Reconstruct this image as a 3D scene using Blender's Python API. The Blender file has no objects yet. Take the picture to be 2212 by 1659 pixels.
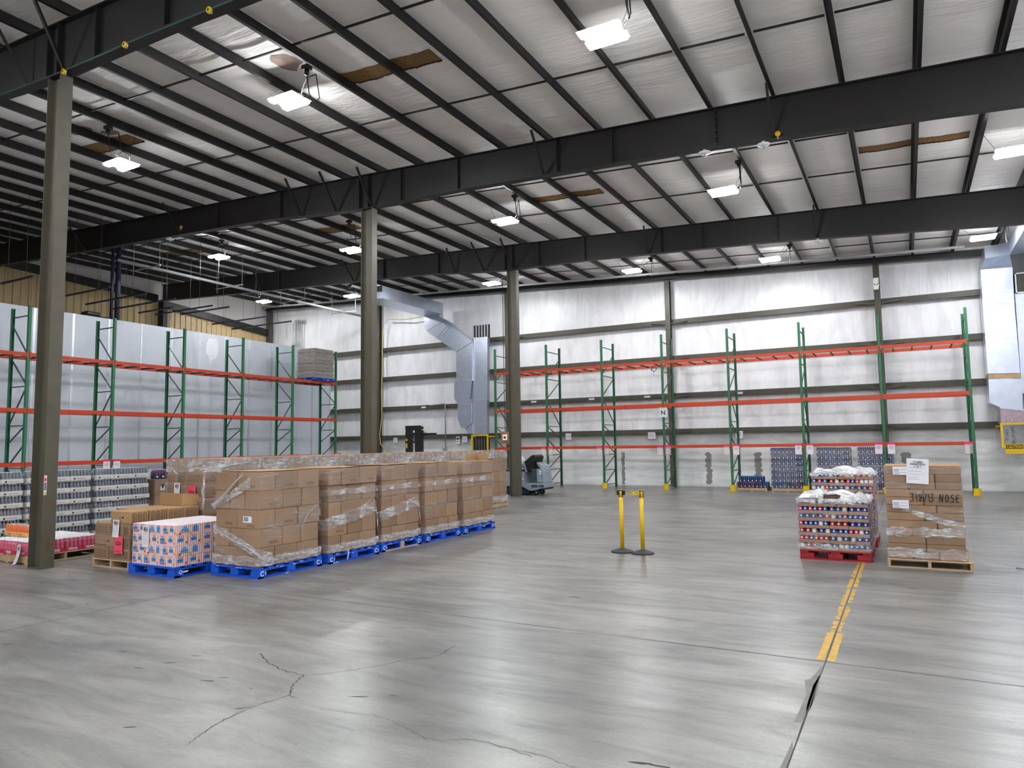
import bpy, bmesh, math, random
from mathutils import Vector, Matrix
RND = random.Random(11)
COL = bpy.context.scene.collection
PI = math.pi
V = Vector

# ------------------------------------------------------------------ camera numbers (2212 x 1659 frame)
FPX, CX, CY, EYE = 1528.0, 1106.0, 829.5, 1.8
YAW, PITCH, ROLL = (math.radians(a) for a in (-28.99, 4.834, 0.829))
_f = V((math.sin(YAW) * math.cos(PITCH), math.cos(YAW) * math.cos(PITCH), math.sin(PITCH)))
_r = V((math.cos(YAW), -math.sin(YAW), 0))
_d = _f.cross(_r)
CR = _r * math.cos(ROLL) + _d * math.sin(ROLL)
CD = -_r * math.sin(ROLL) + _d * math.cos(ROLL)


def ray(x, y):
    return CR * ((x - CX) / FPX) + CD * ((y - CY) / FPX) + _f


def onY(x, y, Y):
    d = ray(x, y)
    return V((0, 0, EYE)) + d * (Y / d.y)


def onX(x, y, X):
    d = ray(x, y)
    return V((0, 0, EYE)) + d * (X / d.x)


def onZ(x, y, z=0.0):
    d = ray(x, y)
    return V((0, 0, EYE)) + d * ((z - EYE) / d.z)


SL = 0.0495


def roofz(X):
    return 8.2 - SL * X


def onR(x, y, off=0.0):
    d = ray(x, y)
    t = (8.2 + off - EYE) / (d.z + SL * d.x)
    return V((0, 0, EYE)) + d * t


# ------------------------------------------------------------------ materials
def lin(c):
    return tuple((v / 255 / 12.92) if v / 255 <= .04045 else ((v / 255 + .055) / 1.055) ** 2.4 for v in c) + (1,)


class NT:
    def __init__(s, name):
        s.m = bpy.data.materials.new(name)
        s.m.use_nodes = True
        s.t = s.m.node_tree
        s.b = s.t.nodes['Principled BSDF']
        s.out = s.t.nodes['Material Output']

    def n(s, typ, **kw):
        nd = s.t.nodes.new('ShaderNode' + typ)
        for k, v in kw.items():
            if k.startswith('i_'):
                nd.inputs[k[2:].replace('_', ' ')].default_value = v
            else:
                setattr(nd, k, v)
        return nd

    def l(s, a, b):
        s.t.links.new(a, b)

    def coord(s, scale=(1, 1, 1), kind='Object'):
        tc = s.n('TexCoord')
        mp = s.n('Mapping')
        mp.inputs['Scale'].default_value = scale
        s.l(tc.outputs[kind], mp.inputs['Vector'])
        return mp.outputs['Vector']

    def noise(s, vec, scale=5, detail=4, rough=.55, dist=0):
        nz = s.n('TexNoise')
        nz.inputs['Scale'].default_value = scale
        nz.inputs['Detail'].default_value = detail
        nz.inputs['Roughness'].default_value = rough
        nz.inputs['Distortion'].default_value = dist
        s.l(vec, nz.inputs['Vector'])
        return nz.outputs['Fac']

    def ramp(s, fac, stops):
        r = s.n('ValToRGB')
        e = r.color_ramp.elements
        while len(e) < len(stops):
            e.new(.5)
        for i, (p, c) in enumerate(stops):
            e[i].position = p
            e[i].color = c if len(c) == 4 else tuple(c) + (1,)
        s.l(fac, r.inputs['Fac'])
        return r.outputs['Color']

    def mix(s, fac, a, b, typ='MIX'):
        mx = s.n('MixRGB', blend_type=typ)
        for k, val in (('Fac', fac), ('Color1', a), ('Color2', b)):
            if hasattr(val, 'is_output'):
                s.l(val, mx.inputs[k])
            else:
                mx.inputs[k].default_value = val
        return mx.outputs['Color']

    def bump(s, h, strength=.3, dist=.02):
        b = s.n('Bump')
        b.inputs['Strength'].default_value = strength
        b.inputs['Distance'].default_value = dist
        s.l(h, b.inputs['Height'])
        s.l(b.outputs['Normal'], s.b.inputs['Normal'])


MATS = {}


def pm(name, rgb, rough=.5, metal=0, var=.12, scale=6, stretch=(1, 1, 1), bump=0, rnd=0, spec=.5):
    """procedural paint: base colour with noise mottling, optional per-object tone and bump"""
    t = NT(name)
    vec = t.coord(stretch)
    f = t.noise(vec, scale)
    c = lin(rgb)
    lo = tuple(v * (1 - var) for v in c[:3])
    hi = tuple(min(1, v * (1 + var)) for v in c[:3])
    col = t.ramp(f, [(.3, lo), (.7, hi)])
    if rnd:
        oi = t.n('ObjectInfo')
        k = t.ramp(oi.outputs['Random'], [(0, (1 - rnd,) * 3), (1, (1 + rnd,) * 3)])
        col = t.mix(1, col, k, 'MULTIPLY')
    t.l(col, t.b.inputs['Base Color'])
    t.b.inputs['Roughness'].default_value = rough
    t.b.inputs['Metallic'].default_value = metal
    t.b.inputs['Specular IOR Level'].default_value = spec
    if bump:
        t.bump(f, bump)
    MATS[name] = t.m
    return t.m


pm('steel_olive', (84, 80, 67), .5, var=.12, scale=3)
pm('steel_dark', (28, 25, 26), .55, var=.1, scale=2)
pm('steel_black', (22, 21, 22), .55, var=.1, scale=2)
pm('girt_olive', (74, 70, 60), .5, var=.1)
pm('rack_green', (34, 104, 70), .42, var=.08)
pm('rack_brace', (58, 80, 70), .45, var=.1)
pm('rack_orange', (190, 62, 26), .42, var=.07)
pm('rack_hook', (60, 38, 28), .6)
pm('yellow', (226, 186, 4), .42, var=.05)
pm('belt_yellow', (240, 214, 30), .6, var=.03)
pm('black', (22, 22, 24), .5, var=.1)
pm('rubber', (40, 42, 46), .65, var=.1)
pm('carton', (150, 123, 100), .8, var=.06, scale=4, rnd=.14, spec=.2)
pm('carton_pale', (164, 132, 96), .8, var=.05, scale=4, rnd=.08, spec=.2)
pm('carton_inside', (178, 146, 106), .85, var=.05, spec=.2)
pm('seam', (96, 72, 52), .85, var=.1)
pm('ink', (84, 62, 44), .85, var=.05)
pm('ink_dark', (34, 32, 32), .8, var=.05)
pm('ink_soft', (120, 122, 130), .8, var=.05)
pm('paper', (226, 227, 234), .7, var=.02)
pm('pink_paper', (240, 76, 104), .7, var=.03)
pm('pink_tape', (236, 40, 92), .6, var=.05)
pm('wood', (186, 160, 130), .75, var=.18, scale=4, stretch=(1, 9, 9), bump=.15)
pm('wood_end', (178, 150, 116), .75, var=.15)
pm('pallet_blue', (6, 84, 204), .55, var=.18, scale=9, rnd=.05)
pm('chip_white', (232, 236, 244), .7, var=.05)
pm('pallet_red', (150, 14, 34), .55, var=.18, scale=9)
pm('tray_kraft', (150, 124, 102), .8, var=.07, rnd=.06)
pm('can_blue', (34, 62, 150), .35, var=.08)
pm('can_red', (178, 36, 62), .35, var=.08)
pm('can_white', (196, 194, 198), .35, var=.05)
pm('can_rim', (190, 192, 198), .3, metal=.8, var=.05)
pm('tray_white', (206, 205, 202), .7, var=.03, rnd=.03)
pm('bottle_grey', (112, 119, 130), .1, var=.45, scale=14)  # light and dark mottling stands in for reflections in clear plastic
pm('bottle_lid', (196, 200, 208), .4, var=.1)
pm('pink_drink', (206, 98, 124), .15, var=.25, scale=12)
pm('pink_label', (190, 44, 76), .5, var=.1)
pm('lid_white', (236, 236, 240), .4, var=.03)
pm('orange_can', (222, 110, 50), .35, var=.2, scale=14)
pm('orange_tray', (244, 186, 104), .7, var=.05)
pm('pack_blue', (40, 70, 112), .22, var=.5, scale=16, rnd=.1)
pm('pack_purple', (66, 56, 92), .22, var=.5, scale=16, rnd=.1)
pm('pack_grey', (116, 122, 144), .22, var=.6, scale=18, rnd=.12)
pm('cap_blue', (70, 120, 190), .35, var=.2)
pm('cap_pink', (206, 110, 160), .35, var=.2)
pm('jar_grey', (156, 148, 143), .5, var=.35, scale=22)
pm('jar_tray', (150, 142, 138), .7, var=.08)
pm('duct_steel', (196, 204, 220), .3, metal=.88, var=.07, scale=4, bump=.06)
pm('duct_seam', (206, 212, 222), .3, metal=.8, var=.1)
pm('duct_wrap', (166, 150, 160), .35, metal=.5, var=.25, scale=16, bump=.3)
pm('grille_dark', (40, 36, 22), .6)
pm('galv', (150, 152, 156), .35, metal=.7, var=.1)
pm('conduit', (172, 174, 176), .4, metal=.5, var=.08)
pm('pipe_grey', (150, 150, 152), .5, var=.08)
pm('machine_grey', (140, 150, 162), .4, var=.05)
pm('machine_dark', (58, 72, 84), .5, var=.1)
pm('navy', (24, 28, 52), .5, var=.1)
pm('tan_panel', (186, 162, 118), .55, var=.05)
pm('glow_housing', (226, 228, 230), .5, var=.03)
pm('insul_brown', (128, 98, 58), .9, var=.5, scale=9, stretch=(2, 9, 2), bump=.6)
pm('insul_edge', (70, 52, 34), .9, var=.2)
pm('hose_yellow', (196, 184, 104), .5)
pm('cable', (40, 40, 46), .5)
pm('cable_teal', (34, 84, 84), .5)
pm('brownboard', (140, 96, 58), .7, var=.15)
pm('white_plastic', (236, 236, 236), .45, var=.02)
pm('popcorn', (236, 196, 120), .7, var=.3, scale=30)
pm('label_blue', (96, 160, 224), .6, var=.12, scale=20)
pm('label_navy', (48, 66, 104), .6, var=.3, scale=24)
pm('label_red', (196, 44, 48), .6, var=.2)
pm('caulk_grey', (140, 139, 137), .9, var=.06)
pm('crack', (66, 63, 60), .9, var=.1)
pm('stain_brown', (150, 130, 120), .9, var=.2)


def striped():
    t = NT('red_stripes')
    sx = t.n('SeparateXYZ')
    tc = t.n('TexCoord')
    t.l(tc.outputs['Object'], sx.inputs[0])
    ad = t.n('Math', operation='ADD')
    t.l(sx.outputs['X'], ad.inputs[0])
    t.l(sx.outputs['Y'], ad.inputs[1])
    ml = t.n('Math', operation='MULTIPLY')
    ml.inputs[1].default_value = 2 * PI / .033
    t.l(ad.outputs[0], ml.inputs[0])
    sn = t.n('Math', operation='SINE')
    t.l(ml.outputs[0], sn.inputs[0])
    col = t.ramp(sn.outputs[0], [(.42, lin((246, 236, 234))), (.58, lin((226, 120, 128)))])
    t.l(col, t.b.inputs['Base Color'])
    t.b.inputs['Roughness'].default_value = .45
    MATS['red_stripes'] = t.m


striped()
pm('carton_white', (236, 226, 232), .4, var=.08, scale=12)


def post_green():
    """green upright steel with the rows of dark tear-drop slots punched in its face"""
    t = NT('rack_post')
    tc = t.n('TexCoord')
    sx = t.n('SeparateXYZ')
    t.l(tc.outputs['Object'], sx.inputs[0])

    def wave(o, per, ph=0.0):
        a = t.n('Math', operation='MULTIPLY_ADD')
        a.inputs[1].default_value = 2 * PI / per
        a.inputs[2].default_value = ph
        t.l(o, a.inputs[0])
        c = t.n('Math', operation='COSINE')
        t.l(a.outputs[0], c.inputs[0])
        return c.outputs[0]
    wz = wave(sx.outputs['Z'], .051)
    wx = wave(sx.outputs['X'], .04, PI)
    wy = wave(sx.outputs['Y'], .04, PI)
    mn = t.n('Math', operation='MINIMUM')
    t.l(wx, mn.inputs[0])
    t.l(wz, mn.inputs[1])
    mn2 = t.n('Math', operation='MINIMUM')
    t.l(wy, mn2.inputs[0])
    t.l(wz, mn2.inputs[1])
    g = t.n('Math', operation='GREATER_THAN')
    g.inputs[1].default_value = .25
    t.l(mn.outputs[0], g.inputs[0])
    col = t.mix(g.outputs[0], lin((40, 120, 78)), lin((14, 30, 24)))
    t.l(col, t.b.inputs['Base Color'])
    t.b.inputs['Roughness'].default_value = .42
    MATS['rack_post'] = t.m


post_green()


def floor_mat():
    t = NT('polished_concrete')
    v = t.coord((1, 1, 1))
    big = t.noise(v, .35, 5, .6, .6)
    v2 = t.coord((.5, 2.2, 1))
    mid = t.noise(v2, 1.6, 6, .65, .8)
    fine = t.noise(v, 38, 3, .6)
    v3 = t.coord((.45, 1.6, 1))
    swirl = t.noise(v3, .9, 7, .7, 1.4)
    c = t.ramp(big, [(.32, lin((104, 103, 101))), (.5, lin((127, 126, 123))), (.68, lin((141, 139, 134)))])
    c = t.mix(.9, c, t.ramp(mid, [(.34, (.66, .66, .66)), (.5, (.98, .98, .98)), (.66, (1.2, 1.2, 1.19))]), 'MULTIPLY')
    c = t.mix(.85, c, t.ramp(swirl, [(.36, (.70, .70, .71)), (.55, (1, 1, 1)), (.72, (1.16, 1.15, 1.13))]), 'MULTIPLY')
    c = t.mix(.4, c, t.ramp(fine, [(.35, (.74, .74, .74)), (.6, (1.06, 1.06, 1.06))]), 'MULTIPLY')
    # dark rubber scuffs
    v4 = t.coord((.8, 3.2, 1))
    sc = t.noise(v4, 3.1, 8, .72, 2.2)
    c = t.mix(.55, c, t.ramp(sc, [(.22, (.55, .55, .55)), (.36, (1, 1, 1))]), 'MULTIPLY')
    t.l(c, t.b.inputs['Base Color'])
    r = t.ramp(mid, [(.3, (.38,) * 3), (.7, (.27,) * 3)])
    t.l(r, t.b.inputs['Roughness'])
    t.b.inputs['Specular IOR Level'].default_value = .55
    t.bump(fine, .05, .004)
    MATS['floor'] = t.m


floor_mat()


def insul(name, rgb, sx, rough=.5, strength=.5, spec=.4):
    """white vinyl-faced insulation blanket with drape wrinkles"""
    t = NT(name)
    v = t.coord(sx)
    a = t.noise(v, 1.0, 6, .6, .7)
    b = t.noise(v, 3.2, 4, .6, .4)
    g = t.noise(t.coord((1, 1, 1)), .5, 3)
    c = lin(rgb)
    col = t.ramp(g, [(.3, tuple(x * .93 for x in c[:3])), (.7, c)])
    t.l(col, t.b.inputs['Base Color'])
    t.b.inputs['Roughness'].default_value = rough
    t.b.inputs['Specular IOR Level'].default_value = spec
    m = t.n('Math', operation='MULTIPLY_ADD')
    m.inputs[1].default_value = .45
    t.l(b, m.inputs[0])
    t.l(a, m.inputs[2])
    t.bump(m.outputs[0], strength, .12)
    MATS[name] = t.m


insul('ceiling_vinyl', (243, 239, 236), (.35, 2.4, 1), .55, .55)
insul('wall_vinyl', (244, 243, 246), (2.6, 1, .22), .34, .3, .5)
insul('wall_paint', (244, 244, 244), (.25, 1, 2.2), .6, .12)


def grime(name, amount, sx):
    """uneven grey dirt rubbed over a white surface"""
    t = NT.__new__(NT)
    t.m = MATS[name]
    t.t = t.m.node_tree
    t.b = t.t.nodes['Principled BSDF']
    old = t.b.inputs['Base Color'].links[0].from_socket
    a = t.noise(t.coord(sx), 1.0, 7, .65, 1.0)
    b = t.noise(t.coord((.9, 1, .9)), .8, 3)
    c = t.mix(1, t.ramp(a, [(.36, (.66, .66, .67)), (.6, (1, 1, 1))]), t.ramp(b, [(.35, (.86, .86, .86)), (.6, (1, 1, 1))]), 'MULTIPLY')
    t.l(t.mix(amount, old, c, 'MULTIPLY'), t.b.inputs['Base Color'])


grime('wall_paint', .75, (.5, 1, 2.6))
grime('wall_vinyl', .45, (1.6, 1, .5))
insul('wall_grey', (196, 190, 186), (1, .5, .5), .6, .3)


def galv_panel():
    t = NT('galvanised_panel')
    v = t.coord((1, 1, 1))
    vo = t.n('TexVoronoi')
    vo.inputs['Scale'].default_value = 60
    t.l(v, vo.inputs['Vector'])
    big = t.noise(v, .8, 4)
    c = t.ramp(vo.outputs['Distance'], [(.1, lin((186, 193, 202))), (.6, lin((206, 212, 221)))])
    c = t.mix(.5, c, t.ramp(big, [(.3, (.82, .83, .84)), (.7, (1.05, 1.05, 1.05))]), 'MULTIPLY')
    t.l(c, t.b.inputs['Base Color'])
    t.b.inputs['Metallic'].default_value = .25
    t.b.inputs['Roughness'].default_value = .42
    MATS['galvanised_panel'] = t.m


galv_panel()


def film_mat(name, base, cover, white):
    """stretch film: clear and glossy with sparse white creases and painted lamp glints along the winding"""
    t = NT(name)
    v = t.coord((1, 1, 1), 'UV')

    def nz(sx, sy, sc, dist, rot=0.0):
        mp = t.n('Mapping')
        mp.inputs['Scale'].default_value = (sx, sy, 1)
        mp.inputs['Rotation'].default_value = (0, 0, rot)
        t.l(v, mp.inputs['Vector'])
        return t.noise(mp.outputs[0], sc, 6, .68, dist)
    a = nz(2.2, 26, 1.5, 1.6, .12)
    b = nz(5, 40, 1.2, 2.2, -.2)
    big = nz(2, 2.5, 1.3, .5)
    s1 = t.ramp(a, [(.60 - cover, (0, 0, 0)), (.66 - cover, (.55,) * 3), (.74 - cover, (1, 1, 1))])
    s2 = t.ramp(b, [(.62 - cover, (0, 0, 0)), (.70 - cover, (1, 1, 1))])
    mask = t.ramp(big, [(.42, (.12,) * 3), (.6, (1, 1, 1))])
    st = t.mix(1, s1, s2, 'ADD')
    st = t.mix(1, st, mask, 'MULTIPLY')
    cl = t.n('Math', operation='MULTIPLY_ADD', use_clamp=True)
    cl.inputs[1].default_value = white
    cl.inputs[2].default_value = base
    t.l(st, cl.inputs[0])
    tr = t.n('BsdfTransparent')
    gl = t.n('BsdfGlossy')
    gl.inputs['Roughness'].default_value = .12
    df = t.n('BsdfDiffuse')
    df.inputs['Color'].default_value = lin((236, 238, 242))  # white streak colour: doubled-up film plus lamp glints painted in
    m1 = t.n('MixShader')
    m1.inputs[0].default_value = .62
    t.l(gl.outputs[0], m1.inputs[1])
    t.l(df.outputs[0], m1.inputs[2])
    m2 = t.n('MixShader')
    t.l(cl.outputs[0], m2.inputs[0])
    t.l(tr.outputs[0], m2.inputs[1])
    t.l(m1.outputs[0], m2.inputs[2])
    bp = t.n('Bump')
    bp.inputs['Strength'].default_value = 1
    bp.inputs['Distance'].default_value = .03
    t.l(a, bp.inputs['Height'])
    t.l(bp.outputs[0], gl.inputs['Normal'])
    t.l(m2.outputs[0], t.out.inputs['Surface'])
    MATS[name] = t.m


film_mat('film_clear', .05, .05, .85)
film_mat('film_bunched', .12, .13, .9)
film_mat('film_crumpled', .42, .2, .7)


def emit(name, col, st):
    t = NT(name)
    e = t.n('Emission')
    e.inputs['Color'].default_value = col
    e.inputs['Strength'].default_value = st
    t.l(e.outputs[0], t.out.inputs['Surface'])
    MATS[name] = t.m


LAMP = 112.0
emit('lamp_lens', (.955, .98, 1, 1), LAMP)
tg = NT('clear_sleeve')
tg.b.inputs['Base Color'].default_value = (.9, .9, .92, 1)
tg.b.inputs['Alpha'].default_value = .22
tg.b.inputs['Roughness'].default_value = .2
MATS['clear_sleeve'] = tg.m

# ------------------------------------------------------------------ mesh builder
_TXT = {}


def text_geo(s, bold=0.0, shear=0.0):
    k = (s, bold, shear)
    if k not in _TXT:
        cu = bpy.data.curves.new('lettering', 'FONT')
        cu.body = s
        cu.offset = bold
        cu.shear = shear
        cu.resolution_u = 2
        cu.fill_mode = 'FRONT'
        ob = bpy.data.objects.new('lettering', cu)
        COL.objects.link(ob)
        dg = bpy.context.evaluated_depsgraph_get()
        me = bpy.data.meshes.new_from_object(ob.evaluated_get(dg))
        vs = [(v.co.x, v.co.y) for v in me.vertices]
        fs = [tuple(p.vertices) for p in me.polygons]
        bpy.data.objects.remove(ob)
        bpy.data.curves.remove(cu)
        bpy.data.meshes.remove(me)
        x0 = min(v[0] for v in vs)
        x1 = max(v[0] for v in vs)
        y0 = min(v[1] for v in vs)
        y1 = max(v[1] for v in vs)
        _TXT[k] = ([((a - x0), (b - y0)) for a, b in vs], fs, x1 - x0, y1 - y0)
    return _TXT[k]


class MB:
    def __init__(s):
        s.v, s.f, s.mi, s.sm = [], [], [], []

    def add(s, vs, fs, mi=0, smooth=False):
        o = len(s.v)
        s.v += [V(p) for p in vs]
        for f in fs:
            s.f.append([i + o for i in f])
            s.mi.append(mi)
            s.sm.append(smooth)

    def box(s, x0, x1, y0, y1, z0, z1, mi=0):
        s.add([(x0, y0, z0), (x1, y0, z0), (x1, y1, z0), (x0, y1, z0), (x0, y0, z1), (x1, y0, z1), (x1, y1, z1), (x0, y1, z1)],
              [(0, 3, 2, 1), (4, 5, 6, 7), (0, 1, 5, 4), (1, 2, 6, 5), (2, 3, 7, 6), (3, 0, 4, 7)], mi)
        return s

    def cham(s, x0, x1, y0, y1, z0, z1, b=.006, mi=0):
        """box with small chamfered edges"""
        bm = bmesh.new()
        bmesh.ops.create_cube(bm, size=1)
        for v in bm.verts:
            v.co = V(((x0 + x1) / 2 + v.co.x * (x1 - x0), (y0 + y1) / 2 + v.co.y * (y1 - y0), (z0 + z1) / 2 + v.co.z * (z1 - z0)))
        bmesh.ops.bevel(bm, geom=list(bm.edges), offset=b, segments=1, affect='EDGES')
        bm.verts.index_update()
        s.add([v.co.copy() for v in bm.verts], [[v.index for v in f.verts] for f in bm.faces], mi)
        bm.free()
        return s

    def bar(s, p, q, w, h, mi=0, up=(0, 0, 1)):
        p, q = V(p), V(q)
        d = (q - p).normalized()
        up = V(up)
        if abs(d.dot(up)) > .98:
            up = V((0, 1, 0))
        sd = d.cross(up).normalized() * (w / 2)
        u = sd.cross(d).normalized() * (h / 2)
        s.add([p - sd - u, p + sd - u, p + sd + u, p - sd + u, q - sd - u, q + sd - u, q + sd + u, q - sd + u],
              [(0, 1, 2, 3), (4, 7, 6, 5), (0, 4, 5, 1), (1, 5, 6, 2), (2, 6, 7, 3), (3, 7, 4, 0)], mi)
        return s

    def tube(s, pts, r, n=8, mi=0):
        pts = [V(p) for p in pts]
        rings = []
        for i, p in enumerate(pts):
            a = pts[max(0, i - 1)]
            b = pts[min(len(pts) - 1, i + 1)]
            d = (b - a).normalized()
            u = V((0, 0, 1)) if abs(d.z) < .9 else V((1, 0, 0))
            x = d.cross(u).normalized()
            y = d.cross(x).normalized()
            rr = r[i] if isinstance(r, (list, tuple)) else r
            rings.append([p + (x * math.cos(2 * PI * k / n) + y * math.sin(2 * PI * k / n)) * rr for k in range(n)])
        vs = [p for rg in rings for p in rg]
        fs = []
        for i in range(len(rings) - 1):
            for k in range(n):
                fs.append((i * n + k, i * n + (k + 1) % n, (i + 1) * n + (k + 1) % n, (i + 1) * n + k))
        fs.append(tuple(range(n))[::-1])
        fs.append(tuple((len(rings) - 1) * n + k for k in range(n)))
        s.add(vs, fs, mi, True)
        return s

    def lathe(s, prof, c=(0, 0, 0), n=12, mi=0):
        c = V(c)
        vs, fs = [], []
        for r, z in prof:
            vs += [c + V((r * math.cos(2 * PI * k / n), r * math.sin(2 * PI * k / n), z)) for k in range(n)]
        for i in range(len(prof) - 1):
            for k in range(n):
                fs.append((i * n + k, i * n + (k + 1) % n, (i + 1) * n + (k + 1) % n, (i + 1) * n + k))
        fs.append(tuple(range(n))[::-1])
        fs.append(tuple((len(prof) - 1) * n + k for k in range(n)))
        s.add(vs, fs, mi, True)
        return s

    def prism(s, poly, ext, mi=0):
        """poly: world points of one face, ext: extrusion vector"""
        n = len(poly)
        a = [V(p) for p in poly]
        e = V(ext)
        s.add(a + [p + e for p in a], [tuple(range(n)), tuple(range(2 * n - 1, n - 1, -1))] + [(i, i + n, (i + 1) % n + n, (i + 1) % n) for i in range(n)], mi)
        return s

    def poly(s, pts, mi=0):
        s.add(pts, [tuple(range(len(pts)))], mi)
        return s

    def text(s, st, o, u, w, h, mi=0, center=True, bold=0.0, shear=0.0, maxw=None):
        vs, fs, tw, th = text_geo(st, bold, shear)
        k = h / th
        kx = k if maxw is None else min(k, maxw / tw)
        o, u, w = V(o), V(u).normalized(), V(w).normalized()
        ox = -tw * kx / 2 if center else 0
        oy = -h / 2 if center else 0
        s.add([o + u * (a * kx + ox) + w * (b * k + oy) for a, b in vs], fs, mi)
        return s

    def mesh(s, name, mats, org=(0, 0, 0)):
        me = bpy.data.meshes.new(name)
        org = V(org)
        me.from_pydata([tuple(p - org) for p in s.v], [], s.f)
        if isinstance(mats, str):
            mats = [mats]
        for m in mats:
            me.materials.append(MATS[m])
        me.polygons.foreach_set('material_index', s.mi)
        me.polygons.foreach_set('use_smooth', s.sm)
        me.update()
        bm = bmesh.new()
        bm.from_mesh(me)
        closed = all(len(e.link_faces) == 2 for e in bm.edges)
        if closed:
            bmesh.ops.recalc_face_normals(bm, faces=bm.faces)
            bm.to_mesh(me)
        bm.free()
        return me

    def build(s, name, mats, parent=None, org=None):
        if parent is not None:
            org = ORG[parent.name]
        elif org is None:
            xs = [p.x for p in s.v]
            ys = [p.y for p in s.v]
            org = V(((min(xs) + max(xs)) / 2, (min(ys) + max(ys)) / 2, min(p.z for p in s.v)))
        o = bpy.data.objects.new(name, s.mesh(name, mats, org))
        COL.objects.link(o)
        ORG[o.name] = V(org)
        if parent is not None:
            o.parent = parent
        else:
            o.location = org
        return o


ORG = {}


def tag(o, label=None, cat=None, group=None, kind=None):
    if label and not 4 <= len(label.split()) <= 16:
        print('LABEL', len(label.split()), label)
    for k, v in (('label', label), ('category', cat), ('group', group), ('kind', kind)):
        if v:
            o[k] = v
    return o


def thing(name, loc, label, cat, group=None):
    o = bpy.data.objects.new(name, None)
    o.empty_display_size = .1
    COL.objects.link(o)
    o.location = loc
    ORG[o.name] = V(loc)
    return tag(o, label, cat, group)


def inst(me, name, loc, parent=None, rz=0):
    """one more object using mesh me"""
    o = bpy.data.objects.new(name, me)
    COL.objects.link(o)
    o.location = loc
    if rz:
        o.rotation_euler = (0, 0, rz)
    if parent is not None:
        o.parent = parent
    ORG[o.name] = V(loc)
    return o


def dup(root, loc, label, group=None, rz=None):
    c = root.copy()
    COL.objects.link(c)
    c.location = loc
    if rz is not None:
        c.rotation_euler = (0, 0, rz)
    tag(c, label, None, group)
    for ch in list(root.children):
        k = ch.copy()
        COL.objects.link(k)
        k.parent = c
        for g in list(ch.children):
            q = g.copy()
            COL.objects.link(q)
            q.parent = k
    return c


ORD = ['zeroth', 'first', 'second', 'third', 'fourth', 'fifth', 'sixth', 'seventh', 'eighth', 'ninth', 'tenth', 'eleventh', 'twelfth',
       'thirteenth', 'fourteenth', 'fifteenth', 'sixteenth', 'seventeenth', 'eighteenth', 'nineteenth', 'twentieth']
TENS = {20: 'twenty', 30: 'thirty'}


def nth(n):
    if n <= 20:
        return ORD[n]
    if n == 30:
        return 'thirtieth'
    return TENS[n // 10 * 10] + '-' + ORD[n % 10]


def struct(o):
    o['kind'] = 'structure'
    return o
# ------------------------------------------------------------------ the building shell
XL, XR, YB, YF = -31.4, 3.75, 28.5, -15.0
FR = [6.17, 13.8, 21.43]                      # rafter frames
PUR = [2.9 - 1.195 * k for k in range(29)]    # purlin lines


def zig(pts, w, z=.0012, jitter=.012, sub=6, seed=1, taper=False):
    """thin ragged strip on the floor through pts"""
    r = random.Random(seed)
    P = []
    for a, b in zip(pts[:-1], pts[1:]):
        a, b = V(a), V(b)
        for i in range(sub):
            P.append(a.lerp(b, i / sub))
    P.append(V(pts[-1]))
    L = []
    for i, p in enumerate(P):
        d = (P[min(i + 1, len(P) - 1)] - P[max(i - 1, 0)]).normalized()
        n = V((-d.y, d.x, 0))
        k = w * (.6 + .8 * r.random()) * (1 - .7 * i / len(P) if taper else 1)
        c = p + n * r.uniform(-jitter, jitter)
        L.append((V((c.x, c.y, z)) + n * k / 2, V((c.x, c.y, z)) - n * k / 2))
    vs = [q for a in L for q in a]
    return vs, [(2 * i, 2 * i + 2, 2 * i + 3, 2 * i + 1) for i in range(len(L) - 1)]


fl = MB()
fl.add([(XL - 1, YF, 0), (XR + .5, YF, 0), (XR + .5, YB + .6, 0), (XL - 1, YB + .6, 0)], [(0, 1, 2, 3)], 0)
# saw-cut joints
for a, b in [((-.67, YF, 0), (-.67, YB, 0)), ((-8.02, YF, 0), (-8.02, YB, 0)), ((-15.4, YF, 0), (-15.4, YB, 0)),
             ((XL, 6.39, 0), (XR, 6.39, 0)), ((XL, 13.8, 0), (XR, 13.8, 0)), ((XL, 21.2, 0), (XR, 21.2, 0))]:
    vs, fs = zig([a, b], .009, jitter=.002, sub=120, seed=3)
    fl.add(vs, fs, 1)


def fpx(L):
    return [onZ(*q) for q in L]


CR1 = [(560, 1413), (575, 1425), (581, 1434), (604, 1444), (620, 1450), (655, 1459), (632, 1478), (630, 1490), (624, 1503)]
for L, w, sd in [(CR1, .010, 5), ([(655, 1459), (700, 1456), (760, 1448), (820, 1438), (880, 1424), (940, 1420), (985, 1395)], .006, 6),
                 ([(624, 1503), (590, 1513), (556, 1524), (505, 1545), (470, 1562), (430, 1588), (405, 1610)], .006, 7),
                 ([(624, 1503), (645, 1508)], .006, 8),
                 ([(880, 1573), (920, 1595), (950, 1600), (1010, 1596), (1060, 1605), (1150, 1635)], .004, 9),
                 ([(690, 1531), (760, 1540), (830, 1550), (890, 1580)], .003, 10),
                 ([(1106, 1618), (1170, 1632), (1240, 1659)], .004, 12)]:
    vs, fs = zig(fpx(L), w, jitter=.01, sub=7, seed=sd)
    fl.add(vs, fs, 1)
# darker repair mortar along both sides of the joint
for L in ([(1778, 1436), (1752, 1466), (1738, 1470), (1742, 1500), (1722, 1545), (1714, 1560), (1730, 1562), (1752, 1530)], [(1782, 1440), (1771, 1466), (1766, 1500), (1748, 1535), (1738, 1556), (1744, 1520), (1757, 1480)],
          [(1712, 1600), (1694, 1640), (1684, 1659), (1703, 1659), (1714, 1625)], [(1806, 1395), (1788, 1418), (1800, 1424), (1818, 1398)]):
    fl.poly([V((q.x, q.y, .0008)) for q in fpx(L)], 2)
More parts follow.
